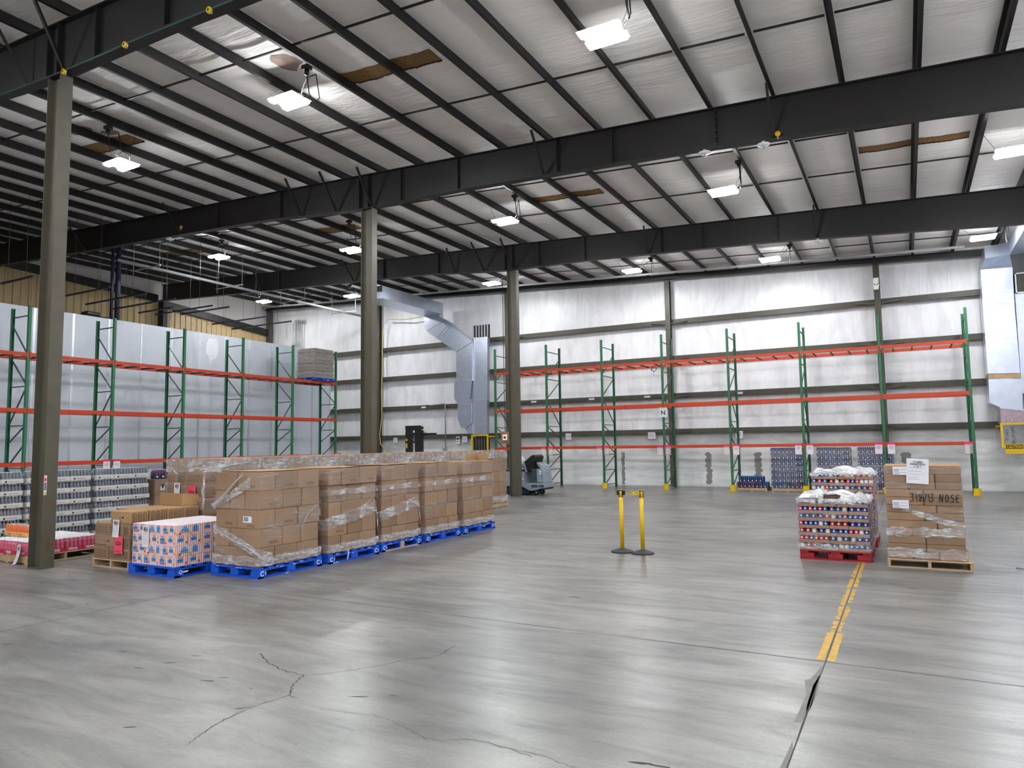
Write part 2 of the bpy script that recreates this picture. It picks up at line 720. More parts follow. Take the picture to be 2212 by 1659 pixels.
# dark chips and scuffs
for x, y, s, a in [(97, 1400,   .06, .1), (262, 1408, .09, .6), (300, 1443, .10, .2), (365, 1432, .13, .5), (450, 1471, .12, .3), (483, 1464, .10, .4),
                   (425, 1417, .10, .5), (280, 1571, .10, .6), (775, 1505, .14, .5), (850, 1503, .08, .1), (1380, 1648, .16, .2), (1425, 1655, .14, .1),
                   (520, 1530, .10, .8), (1976, 1272, .14, .1), (1240, 1290, .18, .1)]:
    c = onZ(x, y)
    r = random.Random(int(x))
    n = 9
    pts = []
    for k in range(n):
        t = 2 * PI * k / n
        rr = .62 * s * (.55 + .5 * r.random())
        u, w = rr * math.cos(t), rr * .16 * math.sin(t)
        pts.append((c.x + u * math.cos(a) - w * math.sin(a), c.y + u * math.sin(a) + w * math.cos(a), .001))
    fl.poly(pts, 1)
# worn yellow stripe on the joint
r = random.Random(4)
y = 6.42
while y < 13.4:
    dens = 1 if y < 7.35 else .9
    for sx in (-1, 1):
        if r.random() < dens:
            w = (.062 if y < 7.35 else .052) * (1 if y < 7.35 else r.uniform(.6, 1.05))
            a = -.67 + sx * .010
            b = a + sx * w
            h = .075 if y < 7.35 else r.uniform(.055, .095)
            fl.poly([(a, y, .0022), (b, y + r.uniform(-.012, .012), .0022), (b - sx * r.uniform(0, .012), y + h, .0022), (a, y + h + r.uniform(0, .01), .0022)], 3)
    y += .078
pm('worn_yellow', (196, 156, 66), .6, var=.2, scale=14)
pm('floor_patch', (104, 103, 100), .5, var=.12, scale=9)
struct(fl.build('floor', ['floor', 'crack', 'floor_patch', 'worn_yellow'], org=(0, 0, 0)))

# ceiling: insulation blanket sagging between purlins
ce = MB()
nx, ny = 29 * 8, 150
gx = [XR + .3 - i * (XR - XL + .6) / nx for i in range(nx + 1)]
gy = [YF + j * (YB + .3 - YF) / ny for j in range(ny + 1)]
vs = []
for yy in gy:
    # distance to nearest frame line: the blanket bunches towards the rafters
    for xx in gx:
        fr = ((2.9 - xx) / 1.195) % 1.0
        sag = .032 * math.sin(PI * fr) ** .8
        vs.append((xx, yy, roofz(xx) + .232 - sag))
fs = []
for j in range(ny):
    for i in range(nx):
        a = j * (nx + 1) + i
        fs.append((a, a + 1, a + nx + 2, a + nx + 1))
ce.add(vs, fs, 0, True)
# water stains in the blanket beside the torn strips
def stain(x, y, w, h, sd):
    rr = random.Random(sd)
    pts = []
    for k in range(14):
        t = 2 * PI * k / 14
        q = .7 + .35 * rr.random()
        X, Y = x + w * q * math.cos(t), y + h * q * math.sin(t)
        fr = ((2.9 - X) / 1.195) % 1.0
        pts.append((X, Y, roofz(X) + .229 - .032 * math.sin(PI * fr) ** .8 - .004))
    ce.poly(pts, 1)
stain(-9.62, 8.95, .3, .34, 2)
stain(-9.55, 8.9, .16, .2, 3)
stain(-16.4, 9.1, .42, .2, 4)
stain(-15.9, 9.45, .3, .14, 5)
struct(ce.build('ceiling', ['ceiling_vinyl', 'stain_brown'], org=(0, 0, 0)))


def slopewall(x0, x1, y0, y1, z0, mi=0):
    m = MB()
    ext = V((0, y1 - y0, 0))
    m.prism([(x0, y0, z0), (x1, y0, z0), (x1, y0, roofz(x1) + .35), (x0, y0, roofz(x0) + .35)], ext, mi)
    return m


wb = MB()
TZ = 2.16
wb.prism([(XL - .3, YB, TZ), (XR + .3, YB, TZ), (XR + .3, YB, roofz(XR) + .4), (XL - .3, YB, roofz(XL) + .4)], (0, .2, 0), 0)
wb.box(XL - .3, XR + .3, YB - .02, YB + .2, 0, TZ, 1)
# dried caulk runs down the lower wall, ragged patches in the facing
for px, w in ((1346, .10), (1530, .16), (1637, .18), (1957, .22), (1212, .07)):
    q0 = onY(px, 977, YB - .024)
    q1 = onY(px, 1046, YB - .024)
    rr = random.Random(px)
    Lp, Rp = [], []
    n = 14
    for i in range(n + 1):
        z = q0.z + (q1.z - q0.z) * i / n
        c = q0.x + rr.uniform(-.03, .03)
        ww = w * (.35 + .5 * abs(math.sin(i * 1.35 + px)))
        Lp.append((c - ww, YB - .024, max(z, .03)))
        Rp.append((c + ww, YB - .024, max(z, .03)))
    for i in range(n):
        wb.poly([Lp[i], Rp[i], Rp[i + 1], Lp[i + 1]], 2)
struct(wb.build('wall_back', ['wall_vinyl', 'wall_paint', 'caulk_grey'], org=((XL + XR) / 2, YB, 0)))
struct(slopewall(XR, XR + .2, YF, YB - .03, 0).build('wall_right', ['wall_vinyl']))
struct(slopewall(XL - .2, XR + .2, YF - .2, YF, 0).build('wall_front', ['wall_grey']))

# left wall: tan ribbed panels below, bare insulation above
wl = MB()
z = lambda yy: (9.25 - .052 * (yy - 13.8)) if yy < 21.43 else (8.66 - .088 * (yy - 21.43))
yy = YF
while yy < YB - .05:
    y2 = min(yy + .305, YB - .04)
    a, b = yy + .02, yy + .10
    wl.add([(XL, yy, 0), (XL, a, 0), (XL + .035, a + .02, 0), (XL + .035, b, 0), (XL, b + .02, 0), (XL, y2, 0),
            (XL, yy, z(yy)), (XL, a, z(a)), (XL + .035, a + .02, z(a)), (XL + .035, b, z(b)), (XL, b + .02, z(b)), (XL, y2, z(y2))],
           [(i, i + 1, i + 7, i + 6) for i in range(5)], 0)
    yy = y2
wl.prism([(XL - .06, YF, 0), (XL - .06, YB - .04, 0), (XL - .06, YB - .04, roofz(XL) + .3), (XL - .06, YF, roofz(XL) + .3)], (-.15, 0, 0), 1)
struct(wl.build('wall_left', ['tan_panel', 'wall_grey'], org=(XL, 7, 0)))
for a, b, w in ((14.0, 21.2, 'nearer'), (21.7, 28.3, 'farther')):
    m = MB()
    m.bar((XL + .12, a, z(a + .01) + .18), (XL + .12, b, z(b) + .18), .16, .34, 0)
    tag(m.build('cap_beam', 'steel_black'), f'black steel beam capping the tan ribbed wall, {w} bay', 'beam')

# ------------------------------------------------------------------ main rafters, columns
BOT = [(-31.2, 8.95), (-25.2, 8.64), (-18.2, 8.32), (-15.4, 8.19), (-13.2, 7.98), (-12.0, 7.89), (-11.4, 7.87), (-9.0, 7.83), (-3.2, 7.56), (0, 7.33), (2.9, 7.10), (3.6, 7.0)]


def botz(X):
    for (a, za), (b, zb) in zip(BOT[:-1], BOT[1:]):
        if a <= X <= b:
            return za + (zb - za) * (X - a) / (b - a)
    return BOT[0][1]


STIFF = [-23.2, -17.5, -14.9, -12.05, -11.75, -10.7, -9.0, -6.4, -5.1, -2.95]
for Yf, nm in zip(FR, ('nearest the camera, upper left', 'crossing the middle of the hall', 'third from the camera, before the back wall')):
    rt = thing('roof_girder', (-14, Yf, 7.8), f'dark tapered steel roof girder {nm}', 'girder', 'roof girders')
    m = MB()
    m.prism([(x, Yf - .006, zz + .018) for x, zz in BOT] + [(3.6, Yf - .006, roofz(3.6) - .018), (-31.2, Yf - .006, roofz(-31.2) - .018)], (0, .012, 0))
    m.build('web', 'steel_dark', rt)
    m = MB()
    for (a, za), (b, zb) in zip(BOT[:-1], BOT[1:]):
        m.prism([(a, Yf - .1, za), (b, Yf - .1, zb), (b, Yf - .1, zb + .018), (a, Yf - .1, za + .018)], (0, .2, 0))
    m.build('bottom_flange', 'steel_dark', rt)
    m = MB()
    m.prism([(-31.2, Yf - .1, roofz(-31.2) - .018), (3.6, Yf - .1, roofz(3.6) - .018), (3.6, Yf - .1, roofz(3.6)), (-31.2, Yf - .1, roofz(-31.2))], (0, .2, 0))
    m.build('top_flange', 'steel_dark', rt)
    for X in STIFF:
        m = MB()
        m.box(X - .006, X + .006, Yf - .09, Yf - .007, botz(X) + .02, roofz(X) - .02)
        if X == -2.95:
            for k in range(6):
                zz = botz(X) + .06 + k * (roofz(X) - botz(X) - .12) / 5
                m.box(X - .035, X + .035, Yf - .07, Yf - .045, zz - .014, zz + .014)
        m.build('stiffener', 'steel_dark', rt)

CX0, CX1 = -11.96, -11.60
for Yf, nm, pl in zip(FR, ('left foreground beside the pink drinks pallet', 'behind the long row of wrapped pallets', 'beside the grey floor scrubber'), (0, 1, 2)):
    rt = thing('steel_column', ((CX0 + CX1) / 2, Yf, 0), f'olive grey steel I-beam column {nm}', 'column', 'steel columns')
    top = botz(-11.8)
    MB().box(CX0 + .012, CX1 - .012, Yf - .005, Yf + .005, .02, top - .02).build('web', 'steel_olive', rt)
    for a in (CX0, CX1 - .012):
        MB().box(a, a + .012, Yf - .1, Yf + .1, .015, top - .015).build('flange', 'steel_olive', rt)
    MB().box(CX0, CX1, Yf - .1, Yf + .1, 0, .015).build('base_plate', 'steel_olive', rt)
    MB().box(CX0 - .03, CX1 + .03, Yf - .1, Yf + .1, top - .015, top - .001).build('cap_plate', 'steel_dark', rt)
    if pl == 0:
        m = MB()
        m.box(CX1 + .0002, CX1 + .001, Yf - .098, Yf - .055, 1.12, 1.42, 0)
        for za, zb, mi in ((1.13, 1.16, 1), (1.19, 1.31, 2), (1.33, 1.38, 3)):
            m.box(CX1 + .0011, CX1 + .0016, Yf - .094, Yf - .06, za, zb, mi)
        tag(m.build('sticker', ['paper', 'yellow', 'ink_soft', 'pink_tape'], rt), 'white sticker with coloured blocks')
        m = MB()
        for zc, n, s in ((.38, 8, .05), (.95, 9, .055)):
            rr = random.Random(int(zc * 100))
            m.poly([(CX1 + .0006, Yf + .0 + s * .55 * math.cos(2 * PI * k / n) * (.6 + .6 * rr.random()), zc + s * 2.2 * math.sin(2 * PI * k / n) * (.6 + .5 * rr.random())) for k in range(n)], 0 if zc < .6 else 1)
        pm('rust', (112, 62, 40), .9, var=.2)
        pm('grime', (92, 84, 66), .8, var=.1)
        m.build('rust_mark', ['rust', 'grime'], rt)

# ------------------------------------------------------------------ purlins and sag straps
pme = MB()
PL0, PL1 = YF + .1, YB - .1
pme.box(-.004, .004, PL0, PL1, .004, .2)
pme.box(-.004, .062, PL0, PL1, 0, .006)
pme.box(-.062, .004, PL0, PL1, .199, .205)
pme.box(.056, .062, PL0, PL1, .006, .022)
pmesh = pme.mesh('roof_purlin', 'steel_dark', (0, 0, 0))
for k, X in enumerate(PUR):
    o = inst(pmesh, 'roof_purlin', (X, 0, roofz(X) + .002))
    tag(o, f'long dark roof purlin, {nth(k + 1)} line from the right side wall', 'purlin', 'roof purlins')
SY = [3.6, 8.45, 11.5, 16.35, 18.85, 23.95, 26.3]
SN = ['just in front of the nearest girder', 'just beyond the nearest girder', 'first short of the middle girder', 'just beyond the middle girder', 'just short of the third girder', 'just beyond the third girder', 'closest to the back wall']
for Y0, nm in zip(SY, SN):
    m = MB()
    for a, b in zip(PUR[:-1], PUR[1:]):
        m.bar((a - .07, Y0, roofz(a) + .1), (b + .07, Y0, roofz(b) + .1), .03, .03)
    tag(m.build('sag_strap', 'steel_black', org=(-14, Y0, 8.8)), f'thin dark sag strap between purlins, {nm}', 'roof strap', 'sag straps')

# flange braces from purlin down to girder
BR = [(0, (75, 0), (138, 157)), (0, (-4, 60), (60, 186)), (1, (351, 438), (391, 500)), (1, (615.5, 385), (650, 462)), (1, (689, 370), (726, 457)), (1, (770, 360), (803, 441)),
      (1, (1147, 280), (1174, 373)), (1, (1655, 178), (1668, 290)), (1, (150, 490), (184, 536)), (2, (964, 535), (984, 588)), (2, (1028, 540), (1046, 586)), (2, (1094, 538), (1108, 579)), (2, (1390, 487), (1398, 541)),
      (2, (1757, 442), (1762, 506)), (2, (545, 583), (567, 625)), (2, (737, 560), (764, 608))]
for i, (f, a, b) in enumerate(BR):
    Yf = FR[f]
    q = onY(*b, Yf - .07)
    p = onR(*a, .0)
    if not (Yf - 1.6 < p.y < Yf - .2):
        p = V((q.x, Yf - .95, roofz(q.x)))
    zz = botz(q.x) + .025
    m = MB()
    m.bar((p.x, p.y, p.z - .005), (q.x, Yf - .06, zz), .045, .045)
    ks = sorted([j for j, u in enumerate(BR) if u[0] == f], key=lambda j: BR[j][2][0])
    tag(m.build('flange_brace', 'steel_dark'), f'slanted flange brace, {nth(ks.index(i) + 1)} from left on the {("nearest", "middle", "third")[f]} roof girder', 'brace', 'flange braces')

# end-wall rafter, wall posts and girts
m = MB()
m.prism([(XL, YB - .55, roofz(XL) - .2), (XR, YB - .55, roofz(XR) - .2), (XR, YB - .55, roofz(XR) - .002), (XL, YB - .55, roofz(XL) - .002)], (0, .1, 0))
m.prism([(XL, YB - .65, roofz(XL) - .215), (XR, YB - .65, roofz(XR) - .215), (XR, YB - .65, roofz(XR) - .2), (XL, YB - .65, roofz(XL) - .2)], (0, .25, 0))
tag(m.build('end_rafter', 'steel_black', org=(-14, YB - .5, 8)), 'black sloping end rafter along the top of the back wall', 'rafter')
WC = [-23.38, -15.8, -8.25, -.63]
for X, nm in zip(WC, ('behind the second column, with a yellow hose', 'hidden partly by the ductwork', 'behind the rack upright with the N sign', 'under the white wall speaker')):
    rt = thing('end_post', (X, YB - .33, 0), f'olive steel post on the back wall {nm}', 'wall post', 'back wall posts')
    tz = roofz(X) - .22
    MB().box(X - .005, X + .005, YB - .42, YB - .21, .01, tz).build('web', 'girt_olive', rt)
    for a in (YB - .43, YB - .21):
        MB().box(X - .1, X + .1, a, a + .01, .01, tz).build('flange', 'girt_olive', rt)
    for zz in (2.1, 3.55, 5.08, 6.58):
        m = MB()
        for s in (-1, 1):
            m.bar((X + s * .1, YB - .36, zz + .02), (X + s * .75, YB - .03 - .22, zz + .1), .04, .04)
        m.build('girt_brace', 'girt_olive', rt)
GZ = [(2.1, 'lowest'), (3.55, 'second'), (5.08, 'third'), (6.58, 'topmost')]
for zz, nm in GZ:
    m = MB()
    xs = [XL + .1] + WC + [XR - .05]
    m.box(XL + .1, XR - .05, YB - .2, YB - .192, zz, zz + .2)
    m.box(XL + .1, XR - .05, YB - .2, YB - .03, zz + .2, zz + .207)
    m.box(XL + .1, XR - .05, YB - .25, YB - .2, zz, zz + .007)
    tag(m.build('steel_girt', 'girt_olive', org=(-14, YB - .2, zz)), f'{nm} horizontal olive steel girt along the back wall', 'wall girt', 'back wall girts')
# corner post and dark column on the left wall
o = MB().box(XL + .05, XL + .45, FR[2] - .12, FR[2] + .12, 0, 8.9).build('side_column', 'steel_black')
tag(o, 'black steel column against the tan wall under the third girder', 'column')
o = MB().box(XL + .05, XL + .3, YB - .55, YB - .3, 0, roofz(XL) - .25).build('corner_post', 'girt_olive')
tag(o, 'dark steel corner post where tan and white walls meet', 'wall post')
# sprinkler pipe along the back wall
p0, p1 = onY(1105, 618, 26.9), onY(2117, 530, 26.9)
dz = (p1.z - p0.z) / (p1.x - p0.x)
m = MB()
m.tube([(-30.5, 26.9, p0.z + dz * (-30.5 - p0.x)), (2.0, 26.9, p0.z + dz * (2.0 - p0.x))], .045, 8)
tag(m.build('roof_pipe', 'pipe_grey'), 'thin grey pipe running under the roof along the back wall', 'pipe')

# torn strips showing brown insulation
for nm, (xa, xb), (ya, yb) in [('near the middle light of the nearest bay', (-9.12, -6.98), (9.76, 10.14)), ('left, behind the foreground column', (-17.75, -15.6), (9.68, 10.12)),
                               ('above the middle row of lights', (-9.15, -7.0), (17.72, 18.06)), ('at upper right, thin and frayed', (-.6, 1.55), (17.6, 17.9)),
                               ('beside the second column', (-17.7, -15.75), (17.6, 18.12)), ('dim, above the galvanised cooler', (-25.9, -23.9), (17.7, 18.2))]:
    m = MB()
    rr = random.Random(int(xa * 10))
    n = 22
    for i in range(n):
        a = xa + (xb - xa) * i / n
        b = xa + (xb - xa) * (i + 1) / n
        zf = lambda X: roofz(X) + .232 - .032 * math.sin(PI * (((2.9 - X) / 1.195) % 1)) ** .8
        e0, e1 = rr.uniform(-.015, .015), rr.uniform(-.015, .015)
        m.add([(a, ya + e0, zf(a) - .006), (b, ya + e0, zf(b) - .006), (b, yb + e1, zf(b) - .006), (a, yb + e1, zf(a) - .006),
               (a, ya + e0, zf(a) - .02), (b, ya + e0, zf(b) - .02), (b, yb + e1, zf(b) - .016), (a, yb + e1, zf(a) - .016)],
              [(4, 5, 6, 7), (0, 4, 7, 3), (1, 2, 6, 5), (0, 1, 5, 4), (3, 7, 6, 2)], 0)
        m.box(a, b, yb + e1 - .01, yb + e1 + .012, min(zf(a), zf(b)) - .03, min(zf(a), zf(b)) - .008, 1)
    tag(m.build('torn_insulation', ['insul_brown', 'insul_edge']), f'torn ceiling strip showing brown fibre insulation, {nm}', 'torn insulation', 'torn ceiling strips')
# ------------------------------------------------------------------ pallet racks
RH = 5.88


def make_rack(label, axis, front, back, ups, levels, guards, cat='pallet rack'):
    """axis 'x': bays along X, front = Y of front posts; axis 'y': bays along Y, front = X of front posts"""
    mid = sum(ups) / len(ups)
    P = (lambda u, d, z: (u, d, z)) if axis == 'x' else (lambda u, d, z: (d, u, z))
    rt = thing('pallet_rack', P(mid, (front + back) / 2, 0), label, cat)
    sg = 1 if back > front else -1
    pw = .078
    for i, u in enumerate(ups):
        posts = []
        for d in (front, back - sg * pw):
            a, b = P(u - pw / 2, d, .008), P(u + pw / 2, d + sg * pw, RH)
            m = MB()
            x0, x1 = sorted((a[0], b[0]))
            y0, y1 = sorted((a[1], b[1]))
            # channel: three walls, open on the inner side
            if axis == 'x':
                fy = y0 if (d == front) == (sg > 0) else y1
                m.box(x0, x1, fy, fy + (.004 if fy == y0 else -.004), .008, RH)
                m.box(x0, x0 + .004, y0, y1, .008, RH)
                m.box(x1 - .004, x1, y0, y1, .008, RH)
            else:
                fx = x0 if (d == front) == (sg > 0) else x1
                m.box(fx, fx + (.004 if fx == x0 else -.004), y0, y1, .008, RH)
                m.box(x0, x1, y0, y0 + .004, .008, RH)
                m.box(x0, x1, y1 - .004, y1, .008, RH)
            o = m.build('upright_post', 'rack_post', rt)
            posts.append(o)
            m = MB()
            m.box(x0 - .02, x1 + .02, y0 - .02, y1 + .02, 0, .008)
            m.build('foot_plate', 'rack_green', o)
        if guards:
            c = P(u, front + sg * pw / 2, 0)
            m = MB()
            m.lathe([(.085, .009), (.085, .20), (.08, .215)], (c[0], c[1] - .0, 0), 12)
            m2 = MB()
            for k in range(7):
                a0, a1 = PI + .15 + k * (PI - .3) / 7, PI + .15 + (k + 1) * (PI - .3) / 7
                cc = V((c[0], c[1] + .02, 0))
                q = [cc + V((.105 * math.cos(a), .105 * math.sin(a) * (1 if axis == 'x' else 1), 0)) for a in (a0, a1)]
                q2 = [cc + V((.095 * math.cos(a), .095 * math.sin(a), 0)) for a in (a0, a1)]
                m2.prism([q[0] + V((0, 0, .0)), q[1], q2[1], q2[0]], (0, 0, .22))
            m2.build('post_guard', 'yellow', posts[0])
        m = MB()
        f0, b0 = front + sg * pw, back - sg * pw
        hz = [.14, .72, 1.32, 2.5, 3.6, 4.45, 5.6]
        for zz in hz:
            m.bar(P(u, f0, zz), P(u, b0, zz), .032, .032)
        dg = [(.14, .72, 0), (1.32, .75, 1) if 0 else (.75, 1.3, 0), (1.95, 1.34, 0), (2.52, 3.55, 1), (2.0, 2.48, 1), (3.65, 4.4, 0), (4.5, 5.35, 0)]
        for za, zb, rev in dg:
            a, b = (f0, b0) if not rev else (b0, f0)
            m.bar(P(u, a, za), P(u, b, zb), .03, .03)
        m.build('bracing', 'rack_brace', rt)
    for lv, zt in enumerate(levels):
        for u0, u1 in zip(ups[:-1], ups[1:]):
            for d, nm in ((front - sg * .012, 'front'), (back - sg * .05 + sg * .02, 'rear')):
                if lv < len(levels) - 1 and nm == 'rear' and 0:
                    continue
                a, b = P(u0 + pw / 2 + .003, d, zt - .105), P(u1 - pw / 2 - .003, d + sg * .05, zt)
                x0, x1 = sorted((a[0], b[0]))
                y0, y1 = sorted((a[1], b[1]))
                m = MB()
                m.box(x0, x1, y0, y1, zt - .105, zt - .03)
                if axis == 'x':
                    m.box(x0, x1, y0 if d < (front + back) / 2 else y0 + .015, y1 - .015 if d < (front + back) / 2 else y1, zt - .03, zt)
                else:
                    m.box(x0 + .0, x1 - .015, y0, y1, zt - .03, zt)
                bm_ = m.build('beam', 'rack_orange', rt)
                if nm == 'front':
                    for uu in (u0 + pw / 2, u1 - pw / 2):
                        m = MB()
                        s2 = 1 if uu > u0 + 1 else -1
                        q0 = P(uu - .02, front - sg * .016, zt - .15)
                        q1 = P(uu + .02, front - sg * .012, zt + .03)
                        m.box(min(q0[0], q1[0]), max(q0[0], q1[0]), min(q0[1], q1[1]), max(q0[1], q1[1]), zt - .15, zt + .03)
                        m.build('beam_connector', 'rack_orange', bm_)
                if nm == 'front' and lv == len(levels) - 1:
                    m = MB()
                    for k in range(4):
                        t = u0 + (u1 - u0) * (k + .7) / 4.4
                        m.bar(P(t, front + sg * .045, zt - .07), P(t, back - sg * .04, zt - .07), .03, .05)
                    m.build('pallet_support', 'rack_hook', rt)
    return rt


UX = [-15.35 + 2.455 * i for i in range(8)]
make_rack('tall empty green and orange pallet rack along the white back wall', 'x', 26.18, 27.55, UX, [1.66, 3.24, 4.86], True)
UY = [8.18 + 2.451 * i for i in range(7)]
make_rack('tall green and orange pallet rack in front of the galvanised cooler at left', 'y', -21.33, -22.3, UY, [1.47, 2.98, 4.54], False)

# tags hanging on the lowest beams
def rack_tag(c, n, label, filled, w=.215, h=.28):
    c = V(c)
    n = V(n)
    u = V((0, 0, 1)).cross(n)
    rt = thing('rack_tag', c - V((0, 0, h)), label, 'tag', 'rack tags')
    m = MB()
    m.prism([c - u * w / 2 - V((0, 0, h)), c + u * w / 2 - V((0, 0, h)), c + u * w / 2, c - u * w / 2], n * .003)
    m.build('sleeve', 'paper' if filled else 'clear_sleeve', rt)
    m = MB()
    e = n * .0045
    o = c + n * .0005
    for a0, a1, b0, b1 in [(-.5, .5, -.02, .045), (-.5, -.47, -h, -.02), (.47, .5, -h, -.02), (-.5, .5, -h, -h + .008)]:
        m.prism([o + u * w * a0 + V((0, 0, b0)), o + u * w * a1 + V((0, 0, b0)), o + u * w * a1 + V((0, 0, b1)), o + u * w * a0 + V((0, 0, b1))], e)
    m.build('pink_edging', 'pink_tape', rt)
    if filled:
        m = MB()
        for k, (wd, zz) in enumerate(((.5, -.06), (.62, -.1), (.4, -.135))):
            for j in range(5):
                a = -wd / 2 + wd * j / 5
                m.poly([o + n * .004 + u * w * a + V((0, 0, zz - .018)), o + n * .004 + u * w * (a + wd / 7) + V((0, 0, zz - .018)), o + n * .004 + u * w * (a + wd / 7) + V((0, 0, zz)), o + n * .004 + u * w * a + V((0, 0, zz))])
        m.build('print', 'ink_soft', rt)
    return rt


for i, u in enumerate(UX[1:]):
    for s in (-1, 1):
        if i == 6 and s == 1:
            continue
        filled = (i == 3 and s == 1) or i in (4, 5)
        lab = f'{"white paper" if filled else "clear empty"} pink-edged rack tag {"left" if s < 0 else "right"} of the {nth(i + 2)} upright from left on the back rack'
        rack_tag((u + s * .155 + (.03 if filled else 0) * s, 26.145, 1.62), (0, -1, 0), lab, filled, .225, .33)
for i, (u, s, f) in enumerate([(1, 1, 1), (2, -1, 1), (2, 1, 1), (4, -1, 1), (5, -1, 1), (5, 1, 1), (6, -1, 0), (6, 1, 0)]):
    y = UY[u] + s * .16 + (.2 if u == 1 else 0)
    nm = {1: 'nearest foreground column', 2: 'above white tray stacks', 4: 'behind nearest wrapped load', 5: 'behind middle wrapped loads', 6: 'at far end'}[u]
    side = 'left' if s < 0 else 'right'
    rack_tag((-21.295, y, 1.46), (1, 0, 0), f'{"white" if f else "clear"} pink-topped tag on {side} side of left rack upright {nm}', bool(f), .225, .32)

# N sign on an upright
rt = thing('letter_sign', (UX[3], 26.12, 2.72), 'white hanging sign with black letter N on the back rack', 'sign')
MB().box(UX[3] - .13, UX[3] + .16, 26.12, 26.128, 2.72, 3.06).build('panel', 'paper', rt)
MB().box(UX[3] - .16, UX[3] + .19, 26.115, 26.13, 3.06, 3.09).build('top_strip', ['hose_yellow'], rt)
m = MB()
m.text('N', (UX[3] + .015, 26.119, 2.89), (1, 0, 0), (0, 0, 1), .17, bold=.02)
m.build('letter', 'ink_dark', rt)

# loose cable coils hanging off the rear top beam
for px, py, nm in ((1413, 797, 'from the top rear beam left of the N upright'), (1157, 812, 'thin and tangled, near the left end of the back rack')):
    c = onY(px, py, 27.45)
    m = MB()
    big = px > 1300
    R0 = .1 if big else .09
    for k in range(2 if big else 1):
        m.tube([(c.x + R0 * math.cos(t) * (1 + .1 * k), 27.42 - .02 * k, c.z + R0 * math.sin(t)) for t in [j * 2 * PI / 16 for j in range(17)]], .012 if big else .006, 6)
    m.tube([(c.x - .02, 27.42, 4.76), (c.x - .05, 27.42, c.z + R0)], .008 if big else .004, 5)
    m.tube([(c.x, 27.42, c.z - R0), (c.x - .03, 27.42, c.z - R0 - .12), (c.x + .02, 27.42, c.z - R0 - .2)], .005, 5)
    tag(m.build('cable_coil', 'cable'), f'coil of dark cable hanging {nm}', 'cable')

# ------------------------------------------------------------------ walk-in cooler of galvanised panels
CXF, CYE, CZT = -23.3, 24.6, 6.2
rt = thing('walk_in_cooler', (-26.5, 16, 0), 'huge galvanised metal walk-in cooler box behind the left rack', 'cooler')
yy = CYE
k = 0
while yy > 3.5:
    MB().box(CXF - .1, CXF, yy - 1.165, yy - .006, 0, CZT).build('wall_panel', 'galvanised_panel', rt)
    MB().box(CXF - .09, CXF + .006, yy - 1.2, yy - 1.13, 0, CZT - .004).build('panel_seam', 'duct_seam', rt)
    yy -= 1.17
MB().box(-30.5, CXF - .1, CYE - .1, CYE, 0, CZT).build('end_panel', 'galvanised_panel', rt)
MB().box(-30.5, CXF - .1, 3.0, CYE - .1, CZT - .1, CZT).build('roof_panel', 'galvanised_panel', rt)
MB().box(CXF - .02, CXF + .012, CYE - .05, CYE + .012, 0, CZT + .01).build('corner_trim', 'duct_seam', rt)
# peeled film patch
q = onX(458, 757, CXF + .004)
m = MB()
rr = random.Random(5)
m.poly([(CXF + .002, q.y + .36 * math.cos(2 * PI * k / 13) * rr.uniform(.5, 1), q.z + .62 * math.sin(2 * PI * k / 13) * rr.uniform(.5, 1)) for k in range(13)])
m.build('peeled_film', 'paper', rt)

# hanger bars above the cooler
HB = [((143, 639), (237, 620)), ((182, 657), (319, 634)), ((242, 667), (383, 645)), ((301, 676), (374, 663)), ((357, 683), (438, 656)), ((395, 680), (490, 662)), ((455, 700), (583, 684)), ((500, 711), (630, 694)), ((0, 612), (75, 597))]
for i, (a, b) in enumerate(HB):
    p, q = onZ(*a, 6.9), onZ(*b, 6.9)
    yc = (p.y + q.y) / 2
    rt = thing('hanger_bar', ((p.x + q.x) / 2, yc, 6.9), f'thin black hanger bar on rods above the cooler, {nth(i + 1) if i < 8 else "foremost"} from the foreground column', 'hanger bar', 'ceiling hanger bars')
    m = MB()
    m.bar((p.x, yc, 6.9), (q.x, yc, 6.9), .05, .05)
    m.build('bar', 'navy', rt)
    for t in (.2, .78):
        x = p.x + (q.x - p.x) * t
        m = MB()
        m.tube([(x, yc, 6.87), (x, yc, roofz(x) + .1)], .006, 5)
        m.build('rod', 'steel_olive', rt)
    m = MB()
    for t in (.35, .92):
        x = p.x + (q.x - p.x) * t
        m.tube([(x, yc + .03, CZT), (x, yc + .03, 6.88)], .006, 5)
    m.build('lower_rod', 'steel_olive', rt)

# pipe running over the cooler
m = MB()
pts = [onX(x, y, -23.8) for x, y in ((255, 553), (314, 567), (421, 595), (528, 618), (642, 649), (764, 679), (830, 697))]
zz = sum(p.z for p in pts) / len(pts)
m.tube([(-23.8, pts[0].y, 8.42), (-23.8, 27.9, 8.36)], .055, 8)
rt = thing('overhead_pipe', (-23.8, 20, 8.3), 'long grey pipe hung under the roof above the cooler', 'pipe')
m.build('pipe', 'pipe_grey', rt)
for Y in (15.6, 19.2, 22.6, 25.9):
    m = MB()
    m.bar((-24.5, Y, 8.32), (-22.9, Y, 8.32), .035, .03)
    for s in (-24.45, -22.95):
        m.tube([(s, Y, 8.14), (s, Y, roofz(s) + .05)], .008, 6)
    m.build('pipe_hanger', 'conduit', rt)
